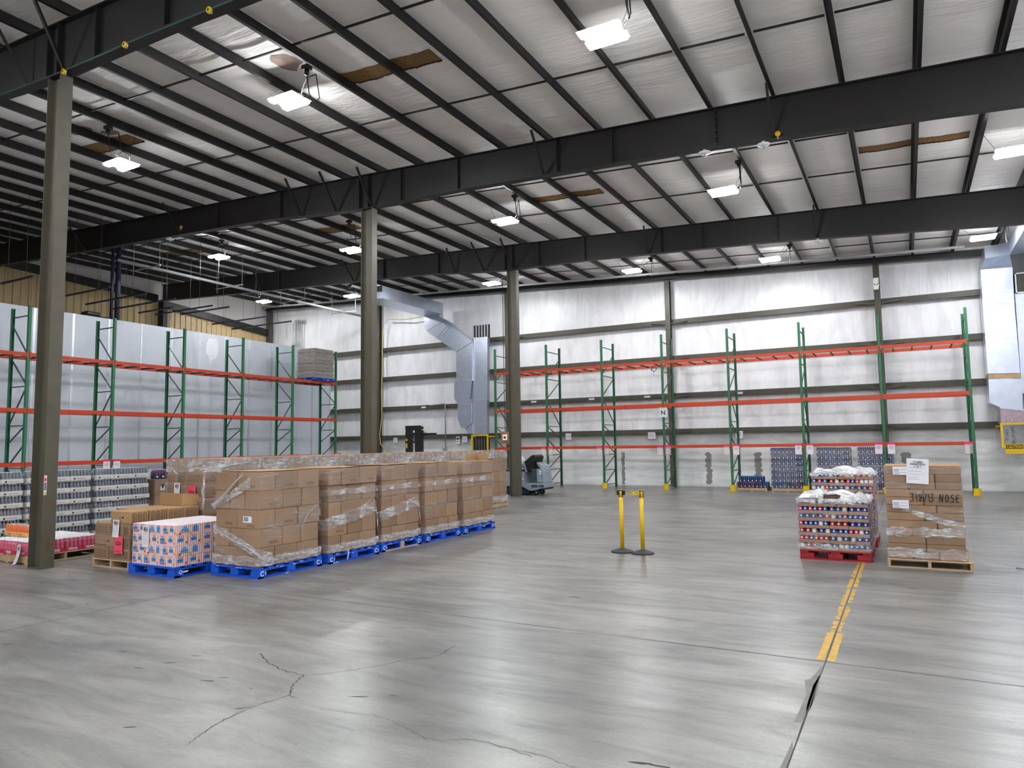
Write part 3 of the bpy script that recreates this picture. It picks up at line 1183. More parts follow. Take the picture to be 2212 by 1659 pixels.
# black twin riser and condenser on the cooler roof
rt = thing('refrigeration_riser', (-25.2, 15.1, CZT), 'black twin riser pipes with a condenser on the cooler roof', 'riser')
b0 = onX(246, 690, -25.2)
for dx in (-.11, .11):
    m = MB()
    m.tube([(-25.2, b0.y + dx, CZT), (-25.2, b0.y + dx, 9.35)], .06 if dx < 0 else .09, 8)
    m.build('riser_pipe', 'navy', rt)
m = MB()
m.cham(-25.5, -24.9, b0.y - 1.3, b0.y - .3, CZT, CZT + .35, .05)
m.cham(-25.4, -25.0, b0.y - 1.1, b0.y - .6, CZT + .35, CZT + .5, .04)
m.build('condenser', 'black', rt)
m = MB()
m.tube([(-24.88, b0.y - .2, CZT + .1), (-24.88, b0.y - .9, CZT + .12)], .06, 8)
m.build('pipe_run', 'white_plastic', rt)

# ------------------------------------------------------------------ ducts
DY = 27.35


def duct_piece(m, px, Y, depth, mi=0):
    P = [onY(x, y, Y) for x, y in px]
    m.prism([(p.x, Y, p.z) for p in P], (0, depth, 0), mi)


rt = thing('supply_duct', (-18.5, 27.6, 2.4), 'shiny galvanised duct with a diagonal offset beside the second column', 'duct')
m = MB()
a, b = onY(917, 670, DY), onY(956, 654, DY)
# horizontal trunk coming along the roof from the camera side
m.box(a.x - .05, b.x + .02, 22.9, DY - .002, 7.95, 8.48)
m.build('trunk', 'duct_steel', rt)
for nm, px in [('elbow', [(917, 673), (948, 668), (949, 678), (949, 686), (956, 704), (917, 712)]), ]:
    pass
SEG = [('drop', [(917, 662), (948, 668), (949, 685), (962, 691), (921, 715), (917, 706)]),
       ('offset', [(921.5, 715.5), (962.5, 691.5), (1020, 738), (985, 760)]),
       ('vertical', [(985, 761), (1020, 739), (1020, 820), (986, 820)]),
       ('boot', [(986, 820.5), (1019, 820.5), (1015, 862), (1018, 871), (989, 871), (981, 862), (981, 830)]),
       ('lower', [(989, 871.5), (1019, 871.5), (1019, 914), (1006, 926), (996, 924), (989, 906)]),
       ('tail', [(1006, 927), (1020, 915), (1020, 937), (1012, 937)])]
for nm, px in SEG:
    m = MB()
    duct_piece(m, px, DY, .32)
    m.build(nm, 'duct_steel', rt)
for px in ([(917, 676), (949, 678), (949, 681), (917, 679)], [(939, 729), (943, 730), (965, 705), (961, 702)], [(983, 757), (987, 759), (1001, 724), (998, 723)], [(985, 768), (1020, 766), (1020, 768), (985, 770)],
           [(986, 818), (1020, 818), (1020, 822), (986, 822)], [(989, 871), (1019, 871), (1019, 873), (989, 873)], [(954, 721), (957, 723), (977, 699), (974, 697)]):
    m = MB()
    duct_piece(m, px, DY - .012, .34)
    m.build('flange_seam', 'duct_seam', rt)
rt = thing('return_duct', (-16.8, 27.7, 2.2), 'upright galvanised duct with slotted grille on top, beside the diagonal duct', 'duct')
m = MB()
duct_piece(m, [(1023, 729), (1053, 729), (1052, 938), (1022, 938)], DY + .1, .2)
m.build('riser', 'duct_steel', rt)
for (y0, y1, nm, mt, bars) in ((703, 728.5, 'top_grille', 'duct_seam', 4), (941, 1000, 'bottom_grille', 'galv', 4)):
    A, B = onY(1021.5, y0, DY + .09), onY(1053.5, y1, DY + .09)
    m = MB()
    z0, z1 = max(B.z, .9), A.z
    m.box(A.x, B.x, DY + .12, DY + .3, z0, z1, 1)
    t = .03
    m.box(A.x, B.x, DY + .09, DY + .12, z1 - t, z1)
    m.box(A.x, B.x, DY + .09, DY + .12, z0, z0 + t)
    for k in range(bars + 2):
        x = A.x + (B.x - A.x - .025) * k / (bars + 1)
        m.box(x, x + .025, DY + .09, DY + .12, z0, z1)
    m.build(nm, [mt, 'grille_dark'], rt)
for y in (757, 804, 862, 915):
    m = MB()
    duct_piece(m, [(1022, y), (1053, y), (1053, y + 2.2), (1022, y + 2.2)], DY + .09, .22)
    m.build('flange_seam', 'duct_seam', rt)


def guard(px0, px1, py0, py1, Y, label, name='guard_frame'):
    A, B = onY(px0, py0, Y), onY(px1, py1, Y)
    m = MB()
    z1, z0 = A.z, B.z
    for x in (A.x, B.x):
        m.box(x - .03, x + .03, Y - .03, Y + .03, z0, z1)
        m.box(x - .025, x + .025, Y + .03, YB - .26, z1 - .06, z1)
    m.box(A.x - .03, B.x + .03, Y - .03, Y + .03, z1, z1 + .06)
    m.box(A.x - .03, B.x + .03, Y - .03, Y + .03, z0 - .06, z0)
    return tag(m.build(name, 'yellow'), label, 'guard')


guard(1020, 1054, 942, 1003, DY - .12, 'yellow guard frame around the lower grille beside the third column')

# right-hand duct, wrapped in torn foil
rt = thing('wrapped_duct', (3.0, 27.4, 1.9), 'large foil-wrapped galvanised duct at the right edge of the photo', 'duct')
RY = 27.2
for nm, px, mt in [('upper', [(2119, 583), (2187, 577), (2191, 650), (2123, 655)], 'duct_steel'),
                   ('middle', [(2123, 656), (2191, 651), (2204, 806), (2134, 807)], 'duct_steel'),
                   ('open_joint', [(2134, 808), (2204, 807), (2206, 818), (2135, 818)], 'wood_end'),
                   ('boot', [(2135, 819), (2207, 817), (2210, 884), (2161, 880), (2138, 870)], 'duct_steel'),
                   ('torn_wrap', [(2161, 881), (2212, 885), (2214, 916), (2162, 915)], 'duct_wrap')]:
    m = MB()
    duct_piece(m, px, RY, .8)
    m.build(nm, mt, rt)
for px in ([(2121, 629), (2190, 624), (2190, 628), (2121, 633)], [(2123, 654), (2192, 650), (2192, 653), (2123, 657)], [(2128, 724), (2197, 720), (2197, 728), (2128, 732)], [(2160, 879), (2212, 884), (2212, 887), (2160, 882)]):
    m = MB()
    duct_piece(m, px, RY - .015, .83)
    m.build('flange_seam', 'duct_seam', rt)
m = MB()
e0, e1 = onY(2119, 582, RY), onY(2187, 577, RY)
f0, f1 = onY(2128, 558, 26.45), onY(2181, 549, 26.45)
g0, g1 = onY(2126, 534, 26.75), onY(2178, 523, 26.75)
bk = 28.0
m.add([e0, e1, f1, f0, g1, g0, (e0.x, bk, e0.z), (e1.x, bk, e1.z), (g1.x, bk, g1.z), (g0.x, bk, g0.z)],
      [(0, 1, 2, 3), (3, 2, 4, 5), (6, 9, 8, 7), (0, 3, 5, 9, 6), (1, 7, 8, 4, 2), (5, 4, 8, 9), (0, 6, 7, 1)])
m.build('transition', 'duct_steel', rt)
m = MB()
m.box(f1.x + .01, XR - .03, 21.7, 26.6, f1.z, f1.z + .4)
m.build('trunk', 'duct_steel', rt)
for x, y in ((2179, 665), (2164, 739)):
    q = onY(x, y, RY - .003)
    m = MB()
    m.box(q.x - .08, q.x + .08, RY - .004, RY - .001, q.z - .09, q.z + .09)
    m.build('paper_tag', 'paper', rt)
rt = thing('side_duct', (3.55, 27.6, 2.9), 'galvanised duct with open grille at the far right edge', 'duct')
m = MB()
duct_piece(m, [(2192, 632), (2232, 628), (2238, 850), (2208, 850)], RY + .25, .5)
m.build('riser', 'duct_steel', rt)
A, B = onY(2191, 590, RY + .2), onY(2216, 632, RY + .2)
m = MB()
m.box(A.x, XR - .02, RY + .25, RY + .7, B.z, A.z, 1)
m.box(A.x, XR - .02, RY + .2, RY + .25, A.z - .04, A.z)
m.box(A.x, XR - .02, RY + .2, RY + .25, B.z, B.z + .04)
for k in range(2):
    m.box(A.x + k * .26, A.x + k * .26 + .04, RY + .2, RY + .25, B.z, A.z)
m.build('grille', ['duct_seam', 'grille_dark'], rt)
rt = guard(2163, 2225, 918, 962, RY - .45, 'yellow guard frame with caution sign at the right edge')
q = onY(2192, 969, RY - .49)
rt = thing('caution_sign', (q.x, RY - .49, q.z - .16), 'yellow sign with black CAUTION header on the yellow guard', 'sign')
MB().box(q.x - .24, q.x + .24, RY - .49, RY - .485, q.z - .16, q.z + .14).build('panel', 'yellow', rt)
MB().box(q.x - .22, q.x + .22, RY - .494, RY - .4905, q.z - .005, q.z + .12).build('header', 'ink_dark', rt)
m = MB()
m.text('CAUTION', (q.x, RY - .4955, q.z + .058), (1, 0, 0), (0, 0, 1), .09, bold=.025, maxw=.4)
m.build('lettering', 'yellow', rt)
# black writing seen inside the guard, on the duct
q = onY(2168, 940, RY + .5)
o = MB()
A, B = onY(2164, 917, RY + .1), onY(2216, 962, RY + .1)
o.box(A.x, XR - .05, RY + .1, RY + .7, B.z, A.z)
rt = thing('return_box', (A.x + .4, RY + .4, B.z), 'grey metal box with vertical writing behind the yellow guard', 'duct box')
o.build('box', 'galv', rt)
for s, dx in (('PT:NO', .12), ('SK.LP OPT.', .28)):
    m = MB()
    m.text(s, (A.x + dx, RY + .098, (A.z + B.z) / 2), (0, 0, 1), (-1, 0, 0), .085, maxw=.6)
    m.build('writing', 'ink_dark', rt)
# ------------------------------------------------------------------ pallets
def block_pallet(x0, x1, y0, y1, z, mat, label, name='pallet', marks=False, cat='pallet', wood_fix=False, h=.143, group=None):
    """block pallet: deck, stringer boards, nine blocks, bottom boards"""
    rt = thing(name, ((x0 + x1) / 2, (y0 + y1) / 2, z), label, cat, group)
    bw = .2 if mat == 'pallet_red' else .155
    dk = .032
    m = MB()
    n = 7
    w = (y1 - y0)
    for k in range(n):
        a = y0 + (w - .1) * k / (n - 1)
        m.cham(x0, x1, a, a + .1, z + h - .022, z + h, .003)
    for a in (x0, (x0 + x1) / 2 - .06, x1 - .12):
        m.box(a, a + .12, y0, y1, z + h - .042, z + h - .0225)
    m.build('deck', mat, rt)
    m = MB()
    for a in (x0, (x0 + x1) / 2 - .05, x1 - .1):
        m.box(a, a + .1, y0 + .002, y1 - .002, z + .001, z + .024)
    for b in (y0, y1 - .1):
        m.box(x0, x1, b, b + .1, z + .0005, z + .0238)
    m.build('bottom_boards', mat, rt)
    for i, a in enumerate((x0, (x0 + x1) / 2 - bw / 2, x1 - bw)):
        for j, b in enumerate((y0, (y0 + y1) / 2 - bw / 2, y1 - bw)):
            m = MB()
            m.cham(a, a + bw, b, b + bw, z + .024, z + h - .0425, .006)
            mt = mat
            o = m.build('block', mt, rt)
            if marks and i == 2 and j in (0, 2):
                m = MB()
                X = a + bw + .001
                c = b + bw / 2
                # the worn white curl printed on the corner block
                pts = []
                for k in range(10):
                    t = .7 + k * 4.9 / 9
                    pts.append(V((X, c + .030 * math.cos(t), z + .065 + .030 * math.sin(t))))
                for p, q in zip(pts[:-1], pts[1:]):
                    m.bar(p, q, .012, .002, 0, (1, 0, 0))
                m.poly([(X, c + .05, z + .045), (X, c + .062, z + .045), (X, c + .062, z + .085), (X, c + .05, z + .085)])
                m.build('printed_mark', 'chip_white', o)
    if marks:
        m = MB()
        rr = random.Random(int(y0 * 10))
        for k in range(5):
            a = rr.uniform(y0, y1 - .1)
            zz = rr.choice((z + h - .012, z + .012, z + h - .03))
            m.poly([(x1 + .0012, a, zz - .004), (x1 + .0012, a + rr.uniform(.02, .09), zz - .003), (x1 + .0012, a + rr.uniform(.02, .08), zz + .005), (x1 + .0012, a, zz + .003)])
        for k in range(4):
            a = rr.uniform(x0, x1 - .1)
            zz = rr.choice((z + h - .012, z + .012))
            m.poly([(a, y0 - .0012, zz - .004), (a + rr.uniform(.02, .08), y0 - .0012, zz - .003), (a + rr.uniform(.02, .06), y0 - .0012, zz + .005), (a, y0 - .0012, zz + .003)])
        m.build('chipped_paint', 'chip_white' if mat == 'pallet_blue' else 'wood', rt)
    if wood_fix:
        m = MB()
        m.box(x1 - .11, x1 + .003, (y0 + y1) / 2 - .05, (y0 + y1) / 2 + .05, z + .019, z + h - .02)
        m.box(x1 - .1, x1 + .004, y0 + .1, y1 - .1, z + .0, z + .019)
        m.build('repair_wood', 'wood', rt)
    return rt


def stringer_pallet(x0, x1, y0, y1, z, label, along='y', h=.125, stamp=False, group=None):
    """wooden pallet: three stringers, deck slats, bottom slats"""
    rt = thing('wooden_pallet', ((x0 + x1) / 2, (y0 + y1) / 2, z), label, 'pallet', group)
    n = 7
    m, m2 = MB(), MB()
    if along == 'y':
        for k in range(n):
            a = y0 + (y1 - y0 - .09) * k / (n - 1)
            m.cham(x0, x1, a, a + .09, z + h - .017, z + h, .003)
        for k in (0, 3, 6):
            a = y0 + (y1 - y0 - .09) * k / (n - 1)
            m2.cham(x0, x1, a, a + .09, z, z + .016, .003)
        S = [(a, a + .04, y0 + .004, y1 - .004) for a in (x0, (x0 + x1) / 2 - .02, x1 - .04)]
    else:
        for k in range(n):
            a = x0 + (x1 - x0 - .09) * k / (n - 1)
            m.cham(a, a + .09, y0, y1, z + h - .017, z + h, .003)
        for k in (0, 3, 6):
            a = x0 + (x1 - x0 - .09) * k / (n - 1)
            m2.cham(a, a + .09, y0, y1, z, z + .016, .003)
        S = [(x0 + .004, x1 - .004, a, a + .04) for a in (y0, (y0 + y1) / 2 - .02, y1 - .04)]
    m.build('deck_slats', 'wood', rt)
    m2.build('bottom_slats', 'wood', rt)
    for s in S:
        o = MB().box(s[0], s[1], s[2], s[3], z + .017, z + h - .018).build('stringer', 'wood_end', rt)
    if stamp:
        m = MB()
        X = x1 + .0015
        c = y0 + .46
        for u, w, a, b in ((-.035, -.015, .035, .05), (-.035, -.028, .035, .085), (-.035, -.01, .078, .088), (.008, .03, .035, .045), (.008, .03, .06, .068), (.008, .03, .08, .09)):
            m.poly([(X, c + u, z + a), (X, c + w, z + a), (X, c + w, z + b), (X, c + u, z + b)])
        m.build('stamp', 'ink_dark', rt)
    return rt


# ------------------------------------------------------------------ cartons
_CM = {}


def carton_mesh(w, d, h, style='plain', mat='carton'):
    k = (round(w, 3), round(d, 3), round(h, 3), style, mat)
    if k in _CM:
        return _CM[k]
    m = MB()
    g = .004
    x0, x1, y0, y1 = -w / 2 + g, w / 2 - g, -d / 2 + g, d / 2 - g
    m.cham(x0, x1, y0, y1, .001, h - .001, .007, 0)
    e = .0006
    # taped seam on the top and short flap lines on the ends
    if w > d:
        m.poly([(x0 + .004, -.0015, h + .0001), (x1 - .004, -.0015, h + .0001), (x1 - .004, .0015, h + .0001), (x0 + .004, .0015, h + .0001)], 1)
    else:
        m.poly([(-.0015, y0 + .004, h + .0001), (-.0015, y1 - .004, h + .0001), (.0015, y1 - .004, h + .0001), (.0015, y0 + .004, h + .0001)], 1)

    def face(which):
        """origin (bottom centre), u, n, width for a side face"""
        return {'f': (V((0, y0 - e, 0)), V((1, 0, 0)), w), 'b': (V((0, y1 + e, 0)), V((-1, 0, 0)), w), 'r': (V((x1 + e, 0, 0)), V((0, 1, 0)), d), 'l': (V((x0 - e, 0, 0)), V((0, -1, 0)), d)}[which]

    def rect(fc, a, b, za, zb, mi):
        o, u, W = face(fc)
        m.poly([o + u * a + V((0, 0, za)), o + u * b + V((0, 0, za)), o + u * b + V((0, 0, zb)), o + u * a + V((0, 0, zb))], mi)
    long_f = 'fb' if w >= d else 'rl'
    end_f = 'rl' if w >= d else 'fb'
    up = V((0, 0, 1))
    if style in ('flap', 'print'):
        for fc in end_f:
            W = face(fc)[2]
            rect(fc, -W * .42, W * .48, h * .60, h * .606, 1)
            rect(fc, -.001, .001, h * .42, h * .60, 1)
            rect(fc, -W * .30, -W * .296, h * .30, h * .42, 1)
    if style == 'print':
        for fc in long_f:
            o, u, W = face(fc)
            m.text('TIFTDA', o + u * .05 + up * .062, u, up, .036, 2, bold=.01, shear=.25)
    if style == 'label':
        for fc in long_f:
            o, u, W = face(fc)
            m.text('TIFTDA', o + u * .05 + up * .04, u, up, .034, 2, bold=.01, shear=.25)
            rect(fc, -.10, .07, h * .33, h * .66, 3)
            e2 = u.cross(up) * .0005
            for k in range(10):
                a = -.085 + k * .0092
                m.poly([o + e2 + u * a + up * h * .4, o + e2 + u * (a + .005 * (1 + k % 2 * .4)) + up * h * .4, o + e2 + u * (a + .005 * (1 + k % 2 * .4)) + up * h * .52, o + e2 + u * a + up * h * .52], 4)
            for q in (.54, .58):
                m.poly([o + e2 + u * -.085 + up * h * q, o + e2 + u * .0 + up * h * q, o + e2 + u * .0 + up * h * (q + .025), o + e2 + u * -.085 + up * h * (q + .025)], 4)
    if style == 'cans':
        # brown printed row of arched can outlines
        for fc in 'fr':
            o, u, W = face(fc)
            if fc == 'f' and w < d and False:
                continue
            n = max(3, int(W / .072))
            pw = (W - .05) / n
            for k in range(n):
                c = -W / 2 + .025 + pw * (k + .5)
                hw, zb, zt = pw * .34, h * .16, h * .64
                pts = [(c - hw, zb), (c - hw, zt)] + [(c + hw * math.cos(PI - t * PI / 6), zt + hw * 1.1 * math.sin(PI - t * PI / 6)) for t in range(1, 6)] + [(c + hw, zt), (c + hw, zb)]
                pts.append(pts[0])
                for (a, za), (b, zb2) in zip(pts[:-1], pts[1:]):
                    m.bar(o + u * a + up * za, o + u * b + up * zb2, .007, .0006, 2, u.cross(up))
                rr = random.Random(k * 7 + int(W * 100))
                for q in range(3):
                    za = h * (.24 + .16 * q)
                    rect(fc, c - hw * .6, c + hw * rr.uniform(.1, .6), za, za + h * .08, 2)
    if style == 'canend':
        rect('f', -.03, .0, h * .42, h * .5, 2)
        rect('f', .03, .075, h * .42, h * .56, 4)
        rect('f', -w * .48, w * .05, h * .12, h * .18, 2)
        o, u, W = face('r')
        n = max(3, int(W / .08))
        pw = (W - .05) / n
        for k in range(n):
            c = -W / 2 + .025 + pw * (k + .5)
            hw, zb, zt = pw * .34, h * .12, h * .66
            pts = [(c - hw, zb), (c - hw, zt)] + [(c + hw * math.cos(PI - t * PI / 6), zt + hw * 1.1 * math.sin(PI - t * PI / 6)) for t in range(1, 6)] + [(c + hw, zt), (c + hw, zb)]
            pts.append(pts[0])
            for (a, za), (b, zb2) in zip(pts[:-1], pts[1:]):
                m.bar(o + u * a + up * za, o + u * b + up * zb2, .009, .0006, 2, u.cross(up))
            rr = random.Random(k * 7 + int(W * 100))
            for q in range(4):
                za = h * (.2 + .13 * q)
                rect('r', c - hw * .6, c + hw * rr.uniform(.1, .6), za, za + h * .07, 2)
    if style == 'vlogo':
        for fc in 'fr':
            o, u, W = face(fc)
            nn = u.cross(up) * .0005
            m.poly([o + nn + u * -.05 + up * h * .3, o + nn + u * .05 + up * h * .3, o + nn + u * .05 + up * h * .62, o + nn + u * -.05 + up * h * .62], 3)
            m.poly([o + nn * 2 + u * -.055 + up * h * .66, o + nn * 2 + u * 0 + up * h * .34, o + nn * 2 + u * .055 + up * h * .66], 4)
    if style == 'lines':
        for fc in 'fr':
            o, u, W = face(fc)
            rect(fc, -W * .46, W * .46, h * .46, h * .475, 1)
    me = m.mesh('carton', [mat, 'seam', 'ink', 'paper', 'ink_dark'], (0, 0, 0))
    _CM[k] = me
    return me


def carton(x0, x1, y0, y1, z, h, label, style='plain', mat='carton', group=None, jit=.007):
    me = carton_mesh(x1 - x0, y1 - y0, h, style, mat)
    o = inst(me, 'carton', ((x0 + x1) / 2 + RND.uniform(-jit, jit), (y0 + y1) / 2 + RND.uniform(-jit, jit), z))
    return tag(o, label, 'carton', group)


def layer_boxes(x0, x1, y0, y1, odd, top):
    """positions of the cartons in one interlocked layer: (x0,x1,y0,y1,description)"""
    W, D = x1 - x0, y1 - y0
    out = []
    if odd:
        e = D * .25
        for i in range(2):
            out.append((x0 + W * i / 2, x0 + W * (i + 1) / 2, y0, y0 + e, ('left' if i == 0 else 'right') + ' of two on front face'))
        for j in range(2):
            a, b = y0 + e + (D - e) * j / 2, y0 + e + (D - e) * (j + 1) / 2
            for i in range(3):
                if i == 2 or top:
                    out.append((x0 + W * i / 3, x0 + W * (i + 1) / 3, a, b, (('nearer' if j == 0 else 'farther') + ' on aisle side') if i == 2 else f'{("left", "middle")[i]} column on top, {("near", "far")[j]} row'))
    else:
        e = D * .38
        for i in range(3):
            out.append((x0 + W * i / 3, x0 + W * (i + 1) / 3, y0, y0 + e, ('left', 'middle', 'right')[i] + ' of three on front face'))
        for j in range(2):
            a, b = y0 + e + (D - e) * j / 2, y0 + e + (D - e) * (j + 1) / 2
            for i in range(2):
                if i == 1 or top:
                    out.append((x0 + W * i / 2, x0 + W * (i + 1) / 2, a, b, (('nearer' if j == 0 else 'farther') + ' on aisle side') if i == 1 else f'left column on top, {("near", "far")[j]} row'))
    return out


def film_band(m_pts, name, label, mat, cols=50, rows=6, amp=.012, ragged=0):
    pass


def wrap(rect, bands, label, seed, center=None):
    """stretch film: wrinkled bands wound round a load; bands = list of (z functions lo, hi, faces, offset, material)"""
    x0, x1, y0, y1 = rect
    r = random.Random(seed)
    me_list = []
    rt = thing('stretch_wrap', ((x0 + x1) / 2, (y0 + y1) / 2, bands[0][0] if not callable(bands[0][0]) else .15), label, 'stretch film', 'stretch film on loads')
    for (lo, hi, s0, s1, off, mat, rag) in bands:
        # perimeter param: front-left corner -> front-right -> back-right (0..2), 2..4 = back and left side
        n, k = int(26 * (s1 - s0)) + 6, 7
        ph = [r.uniform(0, 6.28) for _ in range(6)]
        bm = bmesh.new()
        uvl = bm.loops.layers.uv.new('UVMap')
        grid = []
        for i in range(n + 1):
            s = s0 + (s1 - s0) * i / n
            q = s % 4
            a0, a1, b0, b1 = x0 - off, x1 + off, y0 - off, y1 + off
            if q <= 1:
                p, nn = V((a0 + (a1 - a0) * q, b0, 0)), V((0, -1, 0))
            elif q <= 2:
                p, nn = V((a1, b0 + (b1 - b0) * (q - 1), 0)), V((1, 0, 0))
            elif q <= 3:
                p, nn = V((a1 - (a1 - a0) * (q - 2), b1, 0)), V((0, 1, 0))
            else:
                p, nn = V((a0, b1 - (b1 - b0) * (q - 3), 0)), V((-1, 0, 0))
            zl = lo(s) if callable(lo) else lo
            zh = hi(s) if callable(hi) else hi
            zl += rag * (math.sin(s * 23 + ph[0]) * .5 + math.sin(s * 51 + ph[1]) * .35 + r.uniform(-.3, .3))
            zh += rag * (math.sin(s * 19 + ph[2]) * .5 + math.sin(s * 47 + ph[3]) * .35)
            row = []
            for j in range(k + 1):
                t = j / k
                w = (.5 + .5 * math.sin(t * 9 + s * 6 + ph[4]) * math.sin(s * 17 + t * 4 + ph[5])) * .010 + r.uniform(0, .004)
                v = bm.verts.new(p + nn * w + V((0, 0, zl + (zh - zl) * t)))
                row.append((v, s * 1.1, zl + (zh - zl) * t))
            grid.append(row)
        for i in range(n):
            for j in range(k):
                q4 = [grid[i][j], grid[i + 1][j], grid[i + 1][j + 1], grid[i][j + 1]]
                f = bm.faces.new([g[0] for g in q4])
                f.smooth = True
                for lp, g in zip(f.loops, q4):
                    lp[uvl].uv = (g[1], g[2])
        me = bpy.data.meshes.new('film_band')
        bm.to_mesh(me)
        bm.free()
        me.transform(Matrix.Translation(-V(rt.location)))
        me.materials.append(MATS[mat])
        o = bpy.data.objects.new('film_band', me)
        COL.objects.link(o)
        o.parent = rt
        ORG[o.name] = V(rt.location)
    return rt


def strand(pts, r, label, mat='film_bunched', name='film_strand'):
    m = MB()
    m.tube(pts, r, 6)
    return m


# front row: five blue pallets of plain cartons
ROW = [(-8.82, -7.85, 6.92, 8.14), (-8.86, -7.82, 8.24, 9.44), (-8.88, -7.86, 9.55, 10.68), (-8.86, -7.85, 10.8, 11.96), (-8.86, -7.85, 12.09, 13.32)]
RN = ['nearest', 'second', 'third', 'fourth', 'farthest']
LH = .262
for pi, (x0, x1, y0, y1) in enumerate(ROW):
    nm = RN[pi] + ' blue pallet'
    block_pallet(x0, x1, y0, y1, 0, 'pallet_blue', f'scuffed {nm} in the front row, carrying wrapped brown cartons', marks=True, wood_fix=(pi == 2), group='blue pallets')
    ins = .035
    for ly in range(5):
        odd = (ly % 2 == 0) if pi != 3 else (ly % 2 == 1)
        top = ly == 4
        dx = RND.uniform(-.012, .012) if pi else 0
        for bi, (a, b, c, d, ds) in enumerate(layer_boxes(x0 + ins + dx, x1 - ins + dx, y0 + ins, y1 - ins, odd, top)):
            st = 'plain'
            if pi <= 1:
                st = 'print' if (b - a > .4 or d - c > .4) and RND.random() < .8 else 'flap'
                if pi == 0 and ly == 2 and bi == 1:
                    st = 'label'
                if pi == 1 and ly == 2 and bi == 1:
                    st = 'label'
                if pi == 0 and ly == 4 and bi == 0:
                    st = 'plain'
            else:
                st = 'flap' if RND.random() < .35 else 'plain'
            lay = 'top layer' if top else ('bottom layer' if ly == 0 else nth(ly + 1) + ' layer up')
            carton(a, b, c, d, .144 + ly * LH, LH, f'brown carton on {nm}, {lay}, {ds}', st, 'carton', 'cartons on the front row')
    H = .144 + 5 * LH
    R4 = (x0 + ins, x1 - ins, y0 + ins, y1 - ins)
    B = [(.165, .29, 0, 4, .02, 'film_bunched', .016)]
    if pi == 0:
        B += [(lambda s: .93 + .42 * s * .9 if s < 1 else 1.2, lambda s: min(1.0 + .48 * s, 1.44), .0, .82, .012, 'film_bunched', .006),
              (lambda s: .60 - .32 * s, lambda s: .74 - .34 * s, 0, 1.2, .016, 'film_bunched', .01),
              (lambda s: .36 - .2 * s, lambda s: .46 - .2 * s, 0, 1.0, .018, 'film_clear', .01),
              (1.19, 1.43, .75, 4, .014, 'film_clear', .01),
              (.95, 1.12, 0, 2, .013, 'film_clear', .02), (lambda s: .45 + .2 * (s - 1), lambda s: .78 + .2 * (s - 1), 1.05, 2, .014, 'film_clear', .02),
              (.75, .9, 1.4, 2, .014, 'film_clear', .02)]
    else:
        B += [(1.2, H - .01, 0, 4, .014, 'film_clear', .012), (lambda s: .72 + .12 * (s % 2), lambda s: .95 + .12 * (s % 2), 0, 2, .014, 'film_clear', .02),
              (lambda s: .34 + .18 * (s % 2), lambda s: .5 + .2 * (s % 2), 0, 2, .016, 'film_clear' if pi > 2 else 'film_bunched', .02), (1.04, 1.13, .4, 2, .014, 'film_bunched', .02)]
    wr = wrap(R4, B, f'clear stretch film wound around the cartons on {nm}', 30 + pi)
    if pi == 0:
        m = MB()
        X, Yn = x1 - ins + .03, y0 + ins - .03
        for pts, rad in (([(x0 + ins, Yn, .66), (x0 + .45, Yn, .5), (x0 + .75, Yn, .42), (x1 - ins, Yn, .34), (X, Yn + .12, .23), (X, Yn + .35, .17)], [.008, .012, .014, .02, .014, .006]),
                         ([(x0 + ins - .02, Yn, .98), (x0 + .2, Yn, 1.08), (x0 + .42, Yn, 1.27), (x0 + .62, Yn, 1.42)], [.03, .026, .016, .008]),
                         ([(X, y1 - .08, .95), (X, y1 - .3, .8), (X, y1 - .42, .62), (X, y1 - .38, .3)], [.004, .007, .006, .004])):
            m = MB()
            m.tube(pts, rad, 7)
            m.build('twisted_film', 'film_crumpled', wr)
    if pi == 1:
        m = MB()
        X = x1 - ins + .02
        m.tube([(X, y0 + .45, .18), (X + .04, y0 + .42, .1), (X + .07, y0 + .36, .03)], [.02, .018, .012], 6)
        m.build('loose_tail', 'film_crumpled', wr)
        m = MB()
        m.tube([(X, y1 - .12, .98), (X, y1 - .32, .84), (X, y1 - .42, .66)], [.004, .006, .004], 6)
        m.build('twisted_film', 'film_crumpled', wr)
# open flap carton lid standing on the farthest load, loose tray between
x0, x1, y0, y1 = ROW[4]
m = MB()
zt = .144 + 5 * LH + .001
m.prism([(x1 - .4, y0 + .7, zt), (x1 - .4, y1 - .06, zt), (x1 - .42, y1 - .08, zt + .14), (x1 - .42, y0 + .75, zt + .14)], (.006, 0, 0))
m.prism([(x1 - .4, y1 - .06, zt), (x1 - .12, y1 - .06, zt), (x1 - .14, y1 - .05, zt + .14), (x1 - .42, y1 - .05, zt + .14)], (0, .006, 0))
tag(m.build('open_carton', 'carton_pale'), 'upright opened carton standing on the farthest blue pallet load', 'carton')
# loose cardboard sheets on the tops
for i in (0, 1, 2, 3):
    x0, x1, y0, y1 = ROW[i]
    m = MB()
    rr = random.Random(i)
    n = 9
    vs, fs = [], []
    for k in range(n + 1):
        Y = y0 + .06 + (y1 - y0 - .12) * k / n
        zz = .144 + 5 * LH + .003 + (.010 * rr.random() if i else .003)
        vs += [(x0 + .08 + .03 * rr.random(), Y, zz), (x1 - .07 - .03 * rr.random(), Y, zz)]
    for k in range(n):
        fs.append((2 * k, 2 * k + 1, 2 * k + 3, 2 * k + 2))
    m.add(vs, fs)
    m.add([V(v) + V((0, 0, .004)) for v in vs], fs)
    tag(m.build('cardboard_sheet', 'carton_pale'), f'pale cardboard sheet on top of the {RN[i]} blue pallet load', 'cardboard sheet', 'top sheets')

